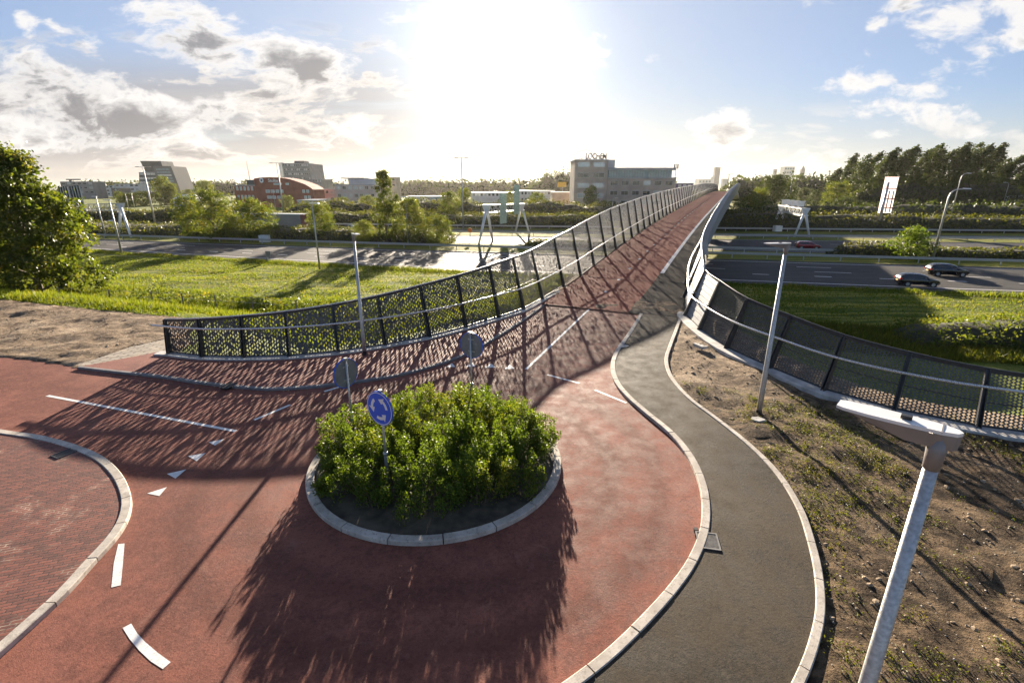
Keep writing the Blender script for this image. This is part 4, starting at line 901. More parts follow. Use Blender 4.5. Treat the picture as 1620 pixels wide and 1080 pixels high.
tD=tree('slender_tree',put(613,386),10.9,5.4,9500,.25,55,'tall slender tree standing above all others left of the sun','tree',M['leaf'],None,.16,shape='tall',lob=34,low=.05,clump=.34)
def tc(src,px,py,h,h0,rz,label,wsc=1,z=-2):
    c=copy_tree(src); c.location=put(px,py,z); k=h/h0; c.scale=(k*wsc,k*wsc,k); c.rotation_euler=(0,0,rz); c['label']=label; return c
tc(tA,511,381,5.8,7,1.3,'bushy tree standing to the right of the white lorry')
tc(tB,650,387,6.8,8,2.1,'bushy tree at the right foot of the tall slender tree',1.0)
tc(tC,693,389,4.5,6.6,.7,'low spreading tree at the right end of the median trees',1.05)
tc(tC,578,386,3.6,6.6,2.7,'low shrubby tree at the left foot of the tall slender tree',.9)
tc(tA,373,381,4.2,7,4.1,'short bushy tree between the two larger ones of the left group',1.1)
for px,py,top,Y,w,lab,src,h0 in ((329,323,286,300,1.15,'dark round tree behind the median trees near the red brick office',tB,8),(262,322,281,260,1.0,'tall tree in front of the dark office tower',tA,7),(276,322,290,262,.9,'yellow green tree right beside the taller one below the dark tower',tB,8),
   (378,330,313,210,1.0,'small tree in front of the low part of the red brick office',tA,7),(583,331,310,190,1.2,'small dark tree before the pinkish office',tC,6.6),(545,332,312,185,1.1,'small tree beside the grey warehouse roof',tB,8),(457,332,310,190,1.1,'little tree in front of the red brick office',tA,7),
   (711,350,304,128,.95,'hazy round tree right of the median trees near the light mast',tB,8),(735,338,300,150,.8,'hazy tree just behind the tall thin mast',tA,7),(850,330,305,160,1.1,'small orange tinted tree left of the tan office',tB,8),(934,333,296,165,.8,'pointed dark tree against the wall of the tan office',tA,7),
   (805,330,303,230,1.0,'small hazy tree in front of the sunlit sheds',tA,7),(955,338,318,160,1.3,'low bushy tree below the tan office wall',tC,6.6),
   (205,330,306,240,1.3,'yellowish tree among the distant left buildings',tC,6.6),(190,322,303,300,1.2,'low tree by the pale distant houses at the left',tB,8),(228,327,303,250,1.6,'wide yellow green tree at the foot of the light mast',tC,6.6),(300,318,300,330,1.4,'tree beyond the blue tarpaulin',tB,8)):
    b=at_dist(px,py,Y); zt_=ztop(px,top,Y); c=copy_tree(src); c.location=(b.x,b.y,-2); k=(zt_+2)/h0; c.scale=(k*w,k*w,k); c.rotation_euler=(0,0,px*.7); c['label']=lab; c['group']='trees among the distant offices'
for px,top,Y,w,lab,src,h0 in ((1222,277,150,1.15,'round green and yellow tree right of the bridge end',tB,8),(1201,300,140,.9,'small light green tree beside the bridge end',tA,7),(1290,301,250,1.3,'dark round tree behind the sunlit field',tB,8),(1270,298,290,1.4,'dark tree at the left end of the sunlit field',tC,6.6),(1322,290,170,1.2,'light green tree at the left foot of the poplar wood',tA,7),(1338,312,150,1.3,'low dark bushy tree under the poplars',tC,6.6),(1250,296,330,1.5,'tree on the horizon beneath the pale twin towers',tC,6.6),(1186,310,135,1.2,'orange brown shrub by the bridge end',tC,6.6)):
    b=at_dist(px,320,Y); zt_=ztop(px,top,Y); c=copy_tree(src); c.location=(b.x,b.y,-2); k=(zt_+2)/h0; c.scale=(k*w,k*w,k); c.rotation_euler=(0,0,px*.7); c['label']=lab; c['group']='trees right of the bridge'
    for o in c.children:
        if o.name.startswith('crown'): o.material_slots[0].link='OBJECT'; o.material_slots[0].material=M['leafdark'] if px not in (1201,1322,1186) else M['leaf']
mb_=tree('median_bush',put(1437,411),3.7,5.6,3600,.24,57,'golden green bush standing in the median above the black cars','bush',M['leafshrub'],None,.08,shape='bush',lob=20,low=.05,clump=.4)
c=copy_tree(mb_); c.location=put(1588,352); c.scale=(.9,.9,1.0); c['label']='small golden bush on the hedge below the right edge gantry'
# poplar wood, wind-bent plumes
def poplar(seed,h,w):
    r=np.random.default_rng(seed); C=[];S_=[]
    for k in range(46):
        q=r.random()**.8; a=r.uniform(0,6.28); z0=h*(.10+.82*q); rad=w*.5*(1-q)**.5*r.uniform(.3,1); L=h*r.uniform(.10,.17); m=95
        t_=r.random(m); bend=np.array([.35,.10,1.0]); bend/=np.linalg.norm(bend)
        c=np.stack([rad*math.cos(a)+t_*L*bend[0]*1.6+q*q*h*.05,rad*math.sin(a)+t_*L*bend[1],z0+t_*L],1)+r.normal(0,1,(m,3))*(w*.085*(1-t_*.8))[:,None]; C.append(c); S_.append(r.uniform(.35,.75,m))
    v,f=leaves(np.concatenate(C),np.concatenate(S_),.6,r,.5); return npmesh('crown',v,f)
pm=[poplar(61,20,8),poplar(62,20,7),poplar(63,20,9)]
PP=[(1312,262,205),(1330,248,215),(1348,240,200),(1366,243,220),(1385,238,205),(1403,234,215),(1420,233,200),(1440,230,220),(1458,226,205),(1478,228,215),(1496,222,200),(1513,226,215),(1531,220,205),(1549,232,220),(1566,243,210),(1585,240,205),(1605,250,215),(1625,243,205),(1650,240,215)]
words=['first','second','third','fourth','fifth','sixth','seventh','eighth','ninth','tenth','eleventh','twelfth','thirteenth','fourteenth','fifteenth','sixteenth','seventeenth','eighteenth','nineteenth']
for i,(px,top,Y) in enumerate(PP):
    b=at_dist(px,320,Y); zt_=ztop(px,top,Y); root=empty('poplar_tree',(b.x,b.y,-2),random.uniform(-.25,.25),words[i]+' wind bent poplar from the left in the wood at the right','tree','poplars of the wood at the right')
    k=(zt_+2)/20.5; o=bpy.data.objects.new('crown',pm[i%3]); COL.objects.link(o); o.parent=root; o.scale=(k*random.uniform(1.3,1.9),k*random.uniform(1.2,1.6),k*random.uniform(.9,1.03))
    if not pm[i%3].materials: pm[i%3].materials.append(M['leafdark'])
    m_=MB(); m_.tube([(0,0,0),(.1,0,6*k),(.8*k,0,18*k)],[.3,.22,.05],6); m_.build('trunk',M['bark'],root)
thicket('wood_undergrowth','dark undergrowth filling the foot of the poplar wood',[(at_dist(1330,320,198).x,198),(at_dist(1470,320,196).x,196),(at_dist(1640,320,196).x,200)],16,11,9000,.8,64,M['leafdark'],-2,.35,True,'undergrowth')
# ------------------------------------------------------------ road lamps and masts
def mast(base,h,kind,label,az=0,r=.10,arm=1.6,grp='motorway lamps'):
    root=empty('street_lamp',base,az,label,'street lamp',grp); m_=MB()
    if kind=='T':
        m_.tube([(0,0,0),(0,0,h)],[r*1.3,r*.6],8); m_.build('pole',M['galv'],root,True)
        m_=MB(); m_.tube([(-arm*.5,0,h),(arm*.5,0,h)],.05,6); m_.build('arm',M['galv'],root)
        for s in (-1,1): m_=MB(); m_.hexa([(s*arm*.5-.5,-.16,h-.06),(s*arm*.5+.5,-.16,h-.06),(s*arm*.5+.5,.16,h-.06),(s*arm*.5-.5,.16,h-.06),(s*arm*.5-.38,-.1,h+.08),(s*arm*.5+.38,-.1,h+.08),(s*arm*.5+.38,.1,h+.08),(s*arm*.5-.38,.1,h+.08)]); m_.build('lamp_head',M['lampgrey'],root)
    elif kind=='curve':
        p=[(0,0,0),(0,0,h*.86)]+[(arm*.55*(1-math.cos(a)),0,h*.86+h*.12*math.sin(a)) for a in np.linspace(.3,math.pi/2,5)]+[(arm*.9,0,h*.985)]
        m_.tube(p,[r*1.2,r*.75]+[r*.6]*6,8); m_.build('pole',M['galv'],root,True)
        m_=MB(); x=arm*.85; m_.hexa([(x,-.13,h*.985-.05),(x+.95,-.1,h*.985-.05),(x+.95,.1,h*.985-.05),(x,.13,h*.985-.05),(x,-.09,h*.985+.1),(x+.85,-.05,h*.985+.07),(x+.85,.05,h*.985+.07),(x,.09,h*.985+.1)]); m_.build('lamp_head',M['lampwhite'],root)
    else:
        m_.tube([(0,0,0),(0,0,h)],[r*1.2,r*.6],8); m_.build('pole',M['galv'],root,True)
        m_=MB(); m_.hexa([(-.3,-.14,h-.02),(.75,-.14,h-.02),(.75,.14,h-.02),(-.3,.14,h-.02),(-.2,-.1,h+.1),(.65,-.1,h+.08),(.65,.1,h+.08),(-.2,.1,h+.1)]); m_.build('lamp_head',M['lampwhite'],root)
    return root
for px,py,top,kind,az,r,arm,lab in ((246,356,264,'T',0,.16,2.6,'tall light mast in front of the dark tilted office tower'),(450,346,258,'T',.2,.19,3.0,'tall light mast in front of the red brick office'),(733,363,250,'T',.3,.13,2.2,'tall thin light mast left of the middle gantry'),
    (193,402,317,'flat',math.pi,.11,1,'lamp post at the near motorway edge beside the big left tree'),(167,374,311,'flat',math.pi,.12,1,'slanting lamp post behind the near carriageway by the big left tree'),(378,379,308,'curve',math.pi,.09,1.5,'curved arm lamp in front of the median trees'),(506,426,322,'flat',0,.09,1,'lamp post on the grass edge in front of the lorry'),
    (646,388,312,'flat',math.pi,.09,1,'faint lamp post before the low median trees right of the slender one'),(1475,412,297,'curve',0,.12,1.7,'large curved arm lamp above the black cars at the right'),(1500,358,273,'curve',0,.10,1.4,'thin dark curved lamp behind the large right one'),(1583,336,288,'curve',math.pi,.10,1.5,'curved arm lamp in front of the gantry at the right edge'),
    (1243,345,282,'flat',.3,.10,1,'pale lamp post behind the right gantry'),(968,345,313,'curve',0,.10,.7,'round headed white lamp just above the left bridge fence'),(1024,330,285,'flat',.5,.10,1,'white lamp post in front of the tan office wing'),(848,346,311,'flat',0,.05,.2,'thin pole standing in the hedge right of the middle gantry'),(204,332,306,'flat',0,.10,1,'short lamp post among the far left trees'),(213,329,305,'flat',0,.12,1,'pale lamp post beside the yellowish trees far left'),(436,330,303,'flat',0,.08,1,'thin lamp post below the red brick office')):
    b=put(px,py); h=ztop(px,top,b.y)+2
    mast(b,h,kind,lab,az,r,arm)
# ------------------------------------------------------------ gantries
def gantry(name,label,F1,F2,ap1,ap2,hz=1.1,beam_d=1.2,extra=0,sym=False):
    """F1,F2: ((leg a),(leg b)) ground points; ap: apex points"""
    base=(F1[0]+F1[1])/2; root=empty(name,base,0,label,'gantry','motorway sign gantries'); o_=-base
    for F,ap in ((F1,ap1),(F2,ap2)):
        for L in F:
            m_=MB(); a=L+o_; a.z-=.3; m_.tube([a,ap+o_],[.17,.24],10); m_.build('leg',M['white'],root,True)
        d_=(ap2-ap1).normalized(); sd_=Vector((d_.y,-d_.x,0)); c=ap+o_; m_=MB()
        m_.hexa([c-sd_*.28-d_*.25-Vector((0,0,.8)),c+sd_*.28-d_*.25-Vector((0,0,.8)),c+sd_*.28+d_*.25-Vector((0,0,.8)),c-sd_*.28+d_*.25-Vector((0,0,.8)),c-sd_*.7-d_*.3+Vector((0,0,.4)),c+sd_*.7-d_*.3+Vector((0,0,.4)),c+sd_*.7+d_*.3+Vector((0,0,.4)),c-sd_*.7+d_*.3+Vector((0,0,.4))]); m_.build('head_plate',M['white'],root)
    A=ap1+o_+Vector((0,0,.3)); B=ap2+o_+Vector((0,0,.3)); d_=(B-A).normalized(); sd_=Vector((d_.y,-d_.x,0)).normalized(); L=(B-A).length+extra; m_=MB()
    for s in (-.6,.6):
        for z in (0,-beam_d): m_.bar(A+sd_*s+Vector((0,0,z)),A+d_*L+sd_*s+Vector((0,0,z)),.15,.15)
    n=int(L/1.3)
    for k in range(n):
        for s in (-.6,.6):
            p=A+d_*(L*k/n)+sd_*s; q=A+d_*(L*(k+1)/n)+sd_*s
            m_.bar(p-Vector((0,0,beam_d*(k%2))),q-Vector((0,0,beam_d*((k+1)%2))),.08,.08)
    m_.build('truss_beam',M['galv'],root)
    return root,A,d_,L,sd_
def gp(px,py,z=-2): return G(px,py,z)
def ap(px,py,Y): return at_dist(px,py,Y)
F1=(gp(757,386),gp(780,381)); Y1=(F1[0].y+F1[1].y)/2; F2=(gp(815,367),gp(838,369)); Y2=(F2[0].y+F2[1].y)/2
r_,A,d_,L,sd_=gantry('sign_gantry','white gantry on A shaped legs in the glare left of the bridge',F1,F2,ap(770,328,Y1),ap(825,325,Y2))
for k,(q,w,h,up) in enumerate(((.32,3.2,5.0,1.9),(.72,3.2,5.2,3.4))):
    c=A+d_*(L*q)+sd_*.75; m_=MB(); n=9
    for j in range(n): m_.bar(c+d_*(-w/2+w*j/n)+Vector((0,0,up-h)),c+d_*(-w/2+w*j/n)+Vector((0,0,up)),.22,.08,d_)
    m_.build('slatted_sign_back',simple('pale_green_slats',(.33,.42,.38),.6),r_)
F1=(gp(1256,375),gp(1281,375)); Y1=F1[0].y; F2=(gp(1220,365),gp(1240,365)); Y2=F2[0].y
r_,A,d_,L,sd_=gantry('sign_gantry','white gantry with four signal boxes right of the bridge',F1,F2,ap(1274,333,Y1),ap(1236,327,Y2+2))
for q in (.2,.42,.64,.86):
    c=A+d_*(L*q)+Vector((0,0,.25)); m_=MB(); m_.box(c.x-.55,c.x+.55,c.y-.25,c.y+.25,c.z,c.z+.85); m_.box(c.x-.75,c.x+.75,c.y-.3,c.y+.3,c.z+.85,c.z+.95); m_.build('signal_box',M['white'],r_)
F1=(gp(189,373),gp(208,376)); Y1=F1[0].y; a1=ap(190,325,Y1)
a2=ap(60,326,Y1+26); F2=(Vector((a2.x-2,a2.y,-2)),Vector((a2.x+2,a2.y,-2)))
r_,A,d_,L,sd_=gantry('sign_gantry','long white truss gantry coming out from behind the big left tree',F1,F2,a1,a2)
for q in (.36,.50):
    c=A+d_*(L*q)-sd_*1.0; 
    m_=MB(); m_.hexa([c-d_*2.6+Vector((0,0,-1.6)),c+d_*2.6+Vector((0,0,-1.6)),c+d_*2.6+sd_*.1+Vector((0,0,-1.6)),c-d_*2.6+sd_*.1+Vector((0,0,-1.6)),c-d_*2.6+Vector((0,0,3.4)),c+d_*2.6+Vector((0,0,3.4)),c+d_*2.6+sd_*.1+Vector((0,0,3.4)),c-d_*2.6+sd_*.1+Vector((0,0,3.4))]); o=m_.build('sign_panel_back',M['white'],r_)
    m_=MB()
    for j in range(4): p=c+d_*(-2.2+j*1.45)-sd_*.12; m_.bar(p+Vector((0,0,-1.7)),p+Vector((0,0,3.5)),.22,.1,d_)
    m_.build('sign_bracing',M['steel_dark'],o)
F1=(gp(1577,334),gp(1592,335)); Y1=F1[0].y; a1=ap(1592,311,Y1); a2=ap(1680,311,Y1+4); F2=(Vector((a2.x-2,a2.y,-2)),Vector((a2.x+2,a2.y,-2)))
gantry('sign_gantry','far white truss gantry cut by the right edge of the photo',F1,F2,a1,a2)
# ------------------------------------------------------------ tall sign, small signs, boxes
b=put(1387,366); Yb=b.y; root=empty('billboard',b,0,'tall upright billboard seen from behind on a leaning looking steel mast','billboard'); zt_,zb_=ztop(1405,280,Yb)+2,ztop(1400,337,Yb)+2
x0=at_dist(1394,337,Yb).x-b.x; x1=at_dist(1414,337,Yb).x-b.x; 
m_=MB(); m_.tube([(0,0,0),(.25,0,zt_-1)],[.34,.22],10); m_.build('mast',M['galv'],root,True)
m_=MB(); W_=2.7; m_.add([(-.4,.35,zb_),(W_-.4,.35,zb_),(W_-.4,.35,zt_),(-.4,.35,zt_)],[(0,1,2,3)])

def stripes():
    m,t,p,out,g=newmat('striped_panel_back'); w=t.add('ShaderNodeTexWave'); w.wave_type='BANDS'; t.l.new(t.add('ShaderNodeTexCoord').outputs['Object'],w.inputs[0]); w.inputs['Scale'].default_value=1.1
    cc=t.mix(t.ramp(w.outputs['Fac'],.3,.7),(.85,.80,.79),(.62,.34,.34)); t.put(p.inputs['Base Color'],cc); p.inputs['Roughness'].default_value=.6; tr=t.add('ShaderNodeBsdfTranslucent'); t.put(tr.inputs[0],cc); mx=t.add('ShaderNodeMixShader'); mx.inputs[0].default_value=.6; t.l.new(p.outputs[0],mx.inputs[1]); t.l.new(tr.outputs[0],mx.inputs[2]); t.l.new(mx.outputs[0],out.inputs[0]); return m
M['stripe']=stripes(); pn=m_.build('panel',M['stripe'],root)
m_=MB()
for x in (.1,.95,1.8): m_.box(x-.08,x+.08,.12,.28,zb_+.1,zt_-2.6)
for q in (.15,.4,.68): z=zb_+(zt_-zb_)*q; m_.box(-.2,2.1,.02,.118,z-.09,z+.09)
m_.build('panel_frame',M['steel_dark'],pn)
def smallsign(px0,px1,py0,py1,yb,lab,cat='sign',name='road_sign',post=True,mat=None,d=.08):
    b=put((px0+px1)/2,yb); Y=b.y; root=empty(name,b,0,lab,cat); a=at_dist(px0,py1,Y); c=at_dist(px1,py0,Y)
    m_=MB(); m_.box(a.x-b.x,c.x-b.x,-d/2,d/2,a.z+2,c.z+2); m_.build('panel',mat or M['white'],root)
    if post: m_=MB(); m_.box(-.06,.06,d/2,d/2+.1,0,c.z+1.9); m_.build('post',M['galv'],root)
    return root
smallsign(1306,1311,330,340,348,'small white sign in the hedge left of the other one','sign'); smallsign(1353,1360,331,343,350,'white tilted looking sign in the hedge left of the billboard','sign')
smallsign(1224,1236,357,366,367,'white cabinet between the legs of the right gantry','cabinet','roadside_cabinet',False,None,1.2)
smallsign(412,425,372,383,384,'white roadside cabinet behind the guardrail below the left trees','cabinet','roadside_cabinet',False,None,.8)
smallsign(421,427,397,407,415,'small square sign at the near motorway edge left of centre','sign','road_sign',True,M['signback'])
smallsign(882,896,288,296,325,'yellow and orange advertising panel on two posts beside the tan office','billboard','advertising_sign',True,M['yellow'],.4)
b=put(744,383); m_=MB(); m_.cyl((0,0,1.5),.32,.32,.05,12); rt=empty('road_sign',b,0,'small round sign on a thin post before the sunlit carriageway','sign'); m_=MB(); m_.tube([(0,0,0),(0,0,2.2)],.04,6); m_.build('post',M['galv'],rt)
m_=MB(); m_.tube([(0,-.05,1.9),(0,-.09,1.9)],.36,14); m_.build('disc',M['orange'],rt)
# low wire fence in the meadow
wf=empty('wire_fence',(-28,30,-1.2),0,'thin wire fence with wooden posts crossing the left meadow','fence'); fp=[G(x,y,-1.2) for x,y in ((95,470),(175,474),(242,478),(290,480),(342,483),(400,487),(470,492))]
for p in fp: m_=MB(); q=p-wf.location; m_.tube([(q.x,q.y,-.8),(q.x,q.y,.75)],.045,6); m_.build('post',simple('weathered_post',(.22,.19,.15),.9),wf)
m_=MB()
for z in (.35,.68): m_.tube([(p-wf.location)+Vector((0,0,z)) for p in fp],.008,4)
m_.build('wires',M['galv'],wf)
# ------------------------------------------------------------ vehicles
def car(base,rz,paint,label,L=4.2,Wd=1.78,Hh=1.5,kind='hatch'):
    root=empty('car',base,rz,label,'car','cars on the motorway'); 
    # stations: x (front +), half width, sill z, belt z, top z, roof half width
    if kind=='hatch': st_=[(-.50,.80,.42,.80,.84,.70),(-.485,.88,.30,.92,1.02,.66),(-.44,.97,.26,.97,1.30,.62),(-.37,1,.25,.97,1.46,.62),(-.22,1,.24,.96,1.50,.63),(-.02,1,.24,.94,1.49,.63),(.10,1,.24,.93,1.38,.62),(.20,1,.24,.92,1.14,.68),(.26,.99,.24,.91,.97,.76),(.36,.97,.25,.86,.90,.74),(.45,.90,.27,.74,.77,.66),(.495,.74,.34,.60,.62,.56)]
    else: st_=[(-.50,.80,.42,.82,.86,.70),(-.47,.9,.30,.93,.98,.70),(-.36,.98,.26,.96,1.05,.68),(-.27,1,.25,.96,1.32,.62),(-.15,1,.24,.95,1.43,.62),(0,1,.24,.94,1.42,.62),(.10,1,.24,.93,1.30,.62),(.20,1,.24,.91,1.02,.70),(.27,.98,.24,.88,.93,.76),(.37,.96,.25,.83,.87,.72),(.45,.90,.27,.72,.75,.64),(.495,.74,.34,.58,.60,.56)]
    w=Wd/2; rows=[]; 
    for x,hw,zs,zb,zt_,rw in st_:
        X=x*L; a=hw*w; hs=Hh/1.5; rows.append([(X,-a*.86,zs),(X,-a*.98,zs+.14),(X,-a,zb*.72*hs),(X,-a*.965,zb*hs),(X,-rw*w*1.08,(zb+(zt_-zb)*.88)*hs),(X,-rw*w*.78,zt_*hs),(X,0,(zt_+.02)*hs),(X,rw*w*.78,zt_*hs),(X,rw*w*1.08,(zb+(zt_-zb)*.88)*hs),(X,a*.965,zb*hs),(X,a,zb*.72*hs),(X,a*.98,zs+.14),(X,a*.86,zs)])
    k=13; m_=MB(); v=[p for r in rows for p in r]; f=[(i*k+j,i*k+j+1,(i+1)*k+j+1,(i+1)*k+j) for i in range(len(rows)-1) for j in range(k-1)]+[(i*k+12,i*k,(i+1)*k,(i+1)*k+12) for i in range(len(rows)-1)]+[tuple(range(k))[::-1],tuple((len(rows)-1)*k+j for j in range(k))]
    m_.add(v,[q[::-1] for q in f]); body=m_.build('body',paint,root); sharp_smooth(body,40)
    def lerp(a,b,q): return tuple(a[i]*(1-q)+b[i]*q for i in range(3))
    # side glass, following the body between belt and roof rail
    i0,i1=(2,8) if kind=='hatch' else (3,8)
    for s in (0,1):
        A_,B_=(3,4) if s==0 else (9,8); pts=[];tp=[]
        for i in range(i0,i1):
            r=rows[i]; a=lerp(r[A_],r[B_],.10 if i<i1-1 else .1); b_=lerp(r[A_],r[B_],.86 if i0<i<i1-1 else .45); o_=-.012 if s==0 else .012; pts.append((a[0],a[1]+o_,a[2])); tp.append((b_[0],b_[1]+o_,b_[2]))
        n=len(pts); mid_=n//2
        for a0,a1 in ((0,mid_),(mid_,n-1)):
            m_=MB(); e=.05 if a0 else 0; P_=pts[a0:a1+1]; T_=tp[a0:a1+1]
            if a0: P_=[(P_[0][0]+.06,)+P_[0][1:]]+P_[1:]; T_=[(T_[0][0]+.06,)+T_[0][1:]]+T_[1:]
            q=len(P_); m_.add(P_+T_,[(j,j+1,q+j+1,q+j) if s==0 else (j,q+j,q+j+1,j+1) for j in range(q-1)]); m_.build('side_window',M['glass'],body)
    def screen(ra,rb,name,q0=.05,q1=.95,lift=.012):
        a,b_=rows[ra],rows[rb]; P_=[];T_=[]
        for j in (4,5,6,7,8): P_.append(lerp(a[j],b_[j],q0)); T_.append(lerp(a[j],b_[j],q1))
        P_=[(p[0]+(lift if ra>5 else -lift),p[1]*.93,p[2]+lift) for p in P_]; T_=[(p[0]+(lift if ra>5 else -lift),p[1]*.93,p[2]+lift) for p in T_]
        m_=MB(); m_.add(P_+T_,[(j,j+1,6+j,5+j) for j in range(4)]); m_.build(name,M['glass'],body)
    screen(8,6,'windscreen'); screen(1,3,'rear_window',.25,.9)
    for s in (-1,1):
        for fx in (-.31,.31):
            X=fx*L; y=s*w*.965
            m_=MB(); m_.tube([(X,y-s*.22,.32),(X,y+s*.012,.32)],.385,20); ar=m_.build('wheel_arch',M['black'],root)
            m_=MB(); m_.tube([(X,y-s*.18,.315),(X,y+s*.02,.315),(X,y+s*.045,.315)],[.315,.315,.28],20); wh=m_.build('wheel',M['rubber'],root,False)
            m_=MB(); m_.tube([(X,y+s*.04,.315),(X,y+s*.052,.315)],[.205,.19],16); rim_=m_.build('rim',M['rim'],wh)
        zz=.68*Hh/1.5; m_=MB(); m_.hexa([(L*.435,s*w*.80,zz-.06),(L*.482,s*w*.62,zz-.10),(L*.50,s*w*.62,zz-.08),(L*.46,s*w*.90,zz-.04),(L*.425,s*w*.80,zz+.06),(L*.465,s*w*.62,zz+.0),(L*.475,s*w*.66,zz+.0),(L*.44,s*w*.90,zz+.05)]); m_.build('headlight',M['lens'],root)
        m_=MB(); m_.box(-L*.503,-L*.455,min(s*w*.60,s*w*.93),max(s*w*.60,s*w*.93),.82,1.0); m_.build('tail_light',M['tail'],root)
        m_=MB(); m_.box(L*.17,L*.20,min(s*w*.98,s*w*1.12),max(s*w*.98,s*w*1.12),.93,1.06); m_.build('mirror',paint,root)
    m_=MB(); m_.box(-L*.507,-L*.495,-.26,.26,.62,.74); m_.build('number_plate',M['yellow'],root)
    root.scale=(.76,.76,.76); return root
zr=-2+.032
def onroad(px,py): g=G(px,py,zr); return Vector((g.x,g.y,zr))
car(onroad(1449,452),R(-14),M['carblack'],'black hatchback nearest the grass on the right motorway')
car(onroad(1496,436),R(-14),M['carblack'],'larger black hatchback a lane farther and ahead of the other black car',4.45,1.85,1.62)
car(onroad(1277,394),R(-14),M['carred'],'dark red hatchback on the second carriageway right of the bridge',4.1)
car(onroad(175,355.5),R(160),M['carsilver'],'silver car on the far road beside the big left tree',4.4,1.78,1.45,'sedan')
car(onroad(553,364),R(-12+180),M['cargreen'],'grey green car beyond the bushes right of the lorry',4.6,1.8,1.45,'sedan')
tr=empty('lorry',onroad(446,372.5),R(-14),'white lorry trailer passing behind the median trees','lorry'); m_=MB(); m_.box(-8,5.4,-1.25,1.25,1.15,3.85); m_.build('trailer_box',M['roofgrey'],tr)
m_=MB(); m_.box(-8.04,5.44,-1.29,1.29,3.852,3.98); m_.build('trailer_roof',M['white'],tr)
m_=MB(); m_.box(-8,5.4,-1.22,1.22,.75,1.148); m_.build('side_skirt',simple('brown_red_skirt',(.13,.04,.035),.6),tr)
m_=MB(); m_.box(5.402,5.5,-1.27,1.27,1.0,3.9); m_.build('rear_door',simple('brown_red_door',(.2,.06,.05),.6),tr)
m_=MB(); m_.hexa([(-10.6,-1.2,.5),(-8.5,-1.2,.5),(-8.5,1.2,.5),(-10.6,1.2,.5),(-10.4,-1.2,3.4),(-8.5,-1.2,3.6),(-8.5,1.2,3.6),(-10.4,1.2,3.4)]); m_.build('cab',M['white'],tr)
for X in (-9.6,-4,2.2,3.4,4.6):
    for s in (-1,1): m_=MB(); m_.tube([(X,s*.95,.5),(X,s*1.24,.5)],.5,16); m_.build('wheel',M['rubber'],tr)
# ------------------------------------------------------------ buildings
def win(parent,x0,x1,z0,z1,y,mat=None,nd=2,fr=True):
    m_=MB(); m_.box(x0,x1,y-.05,y+.02,z0,z1); f=m_.build('window',M['white'] if fr else M['darkwall'],parent); m_=MB(); w=(x1-x0-.08)/nd
    for k in range(nd): m_.box(x0+.06+k*w,x0+.02+(k+1)*w,y-.07,y-.052,z0+.08,z1-.08)
    m_.build('pane',mat or M['glassblue'],f)
def block(name,label,px0,px1,ptop,Y,depth,mat,rows=3,cols=8,h_floor=3.3,wfrac=.62,pane=None,rz=0,lean=0,roofm=None,wz=.45,group=None,base=-2,pattern=None):
    a=at_dist(px0,300,Y); b=at_dist(px1,300,Y); Wd=b.x-a.x; H_=ztop((px0+px1)/2,ptop,Y)-base
    root=empty(name,((a.x+b.x)/2,Y,base),rz,label,'building',group)
    m_=MB(); m_.hexa([(-Wd/2+lean,0,0),(Wd/2+lean,0,0),(Wd/2+lean,depth,0),(-Wd/2+lean,depth,0),(-Wd/2-lean,0,H_),(Wd/2-lean,0,H_),(Wd/2-lean,depth,H_),(-Wd/2-lean,depth,H_)]); wl=m_.build('wall',mat,root)
    m_=MB(); m_.box(-Wd/2-lean-.15,Wd/2-lean+.15,-.15,depth+.15,H_+.003,H_+.35); m_.build('roof',roofm or M['roofgrey'],root)
    r=random.Random(px0)
    for i in range(rows):
        z0=H_-(i+1)*h_floor+h_floor*wz; 
        if z0<.5: break
        sh=lean*(1-2*(z0/H_))
        for j in range(cols):
            if pattern and not pattern(i,j): continue
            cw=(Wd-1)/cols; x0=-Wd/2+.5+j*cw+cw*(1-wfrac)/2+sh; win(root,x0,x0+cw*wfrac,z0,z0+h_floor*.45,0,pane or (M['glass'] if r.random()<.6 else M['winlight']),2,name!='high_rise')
    return root,Wd,H_
# tan brick office with the roof lettering
Yl=186.0; rt,Wl,Hl=block('office_building','tan brick office block with rooftop lettering above the bridge fence',908,960,254,Yl,14,M['bricktan'],5,2,3.55,.72,None,0,0,None,.38)
m_=MB(); a=at_dist(960,300,Yl).x-rt.location.x; m_.box(Wl/2+.003,Wl/2+2.9,2.5,12,Hl-9,Hl+.4); m_.build('stair_tower',M['whitewall'],rt)
x1=at_dist(1068,300,Yl).x-rt.location.x; zw=ztop(1010,282,Yl)+2; zg=ztop(1010,272,Yl)+2
wing,Ww,Hw=block('office_wing','long tan brick office wing with a glazed top floor behind the bridge',960.3,1068,282.5,Yl+1,16,M['bricktan'],4,6,3.45,.66,None,0,0,None,.32)
m_=MB(); m_.box(-Ww/2+.2,Ww/2-1.5,.5,14,Hw+.36,Hw+2.9); m_.build('glazed_floor',M['glassblue'],wing)
m_=MB(); 
for k in range(24): x=-Ww/2+.3+k*(Ww-2)/24; m_.box(x,x+.1,.40,.497,Hw+.36,Hw+2.9)
m_.build('mullions',M['darkwall'],wing)
n=20; m_=MB(); m_.prism([(-Ww/2-.3,-.8),(Ww/2-6,-1.0),(Ww/2-2,-.2),(Ww/2,1.5),(Ww/2,15),(-Ww/2-.3,15)],Hw+2.905,Hw+3.7); m_.build('overhanging_roof',M['roofgrey'],wing)
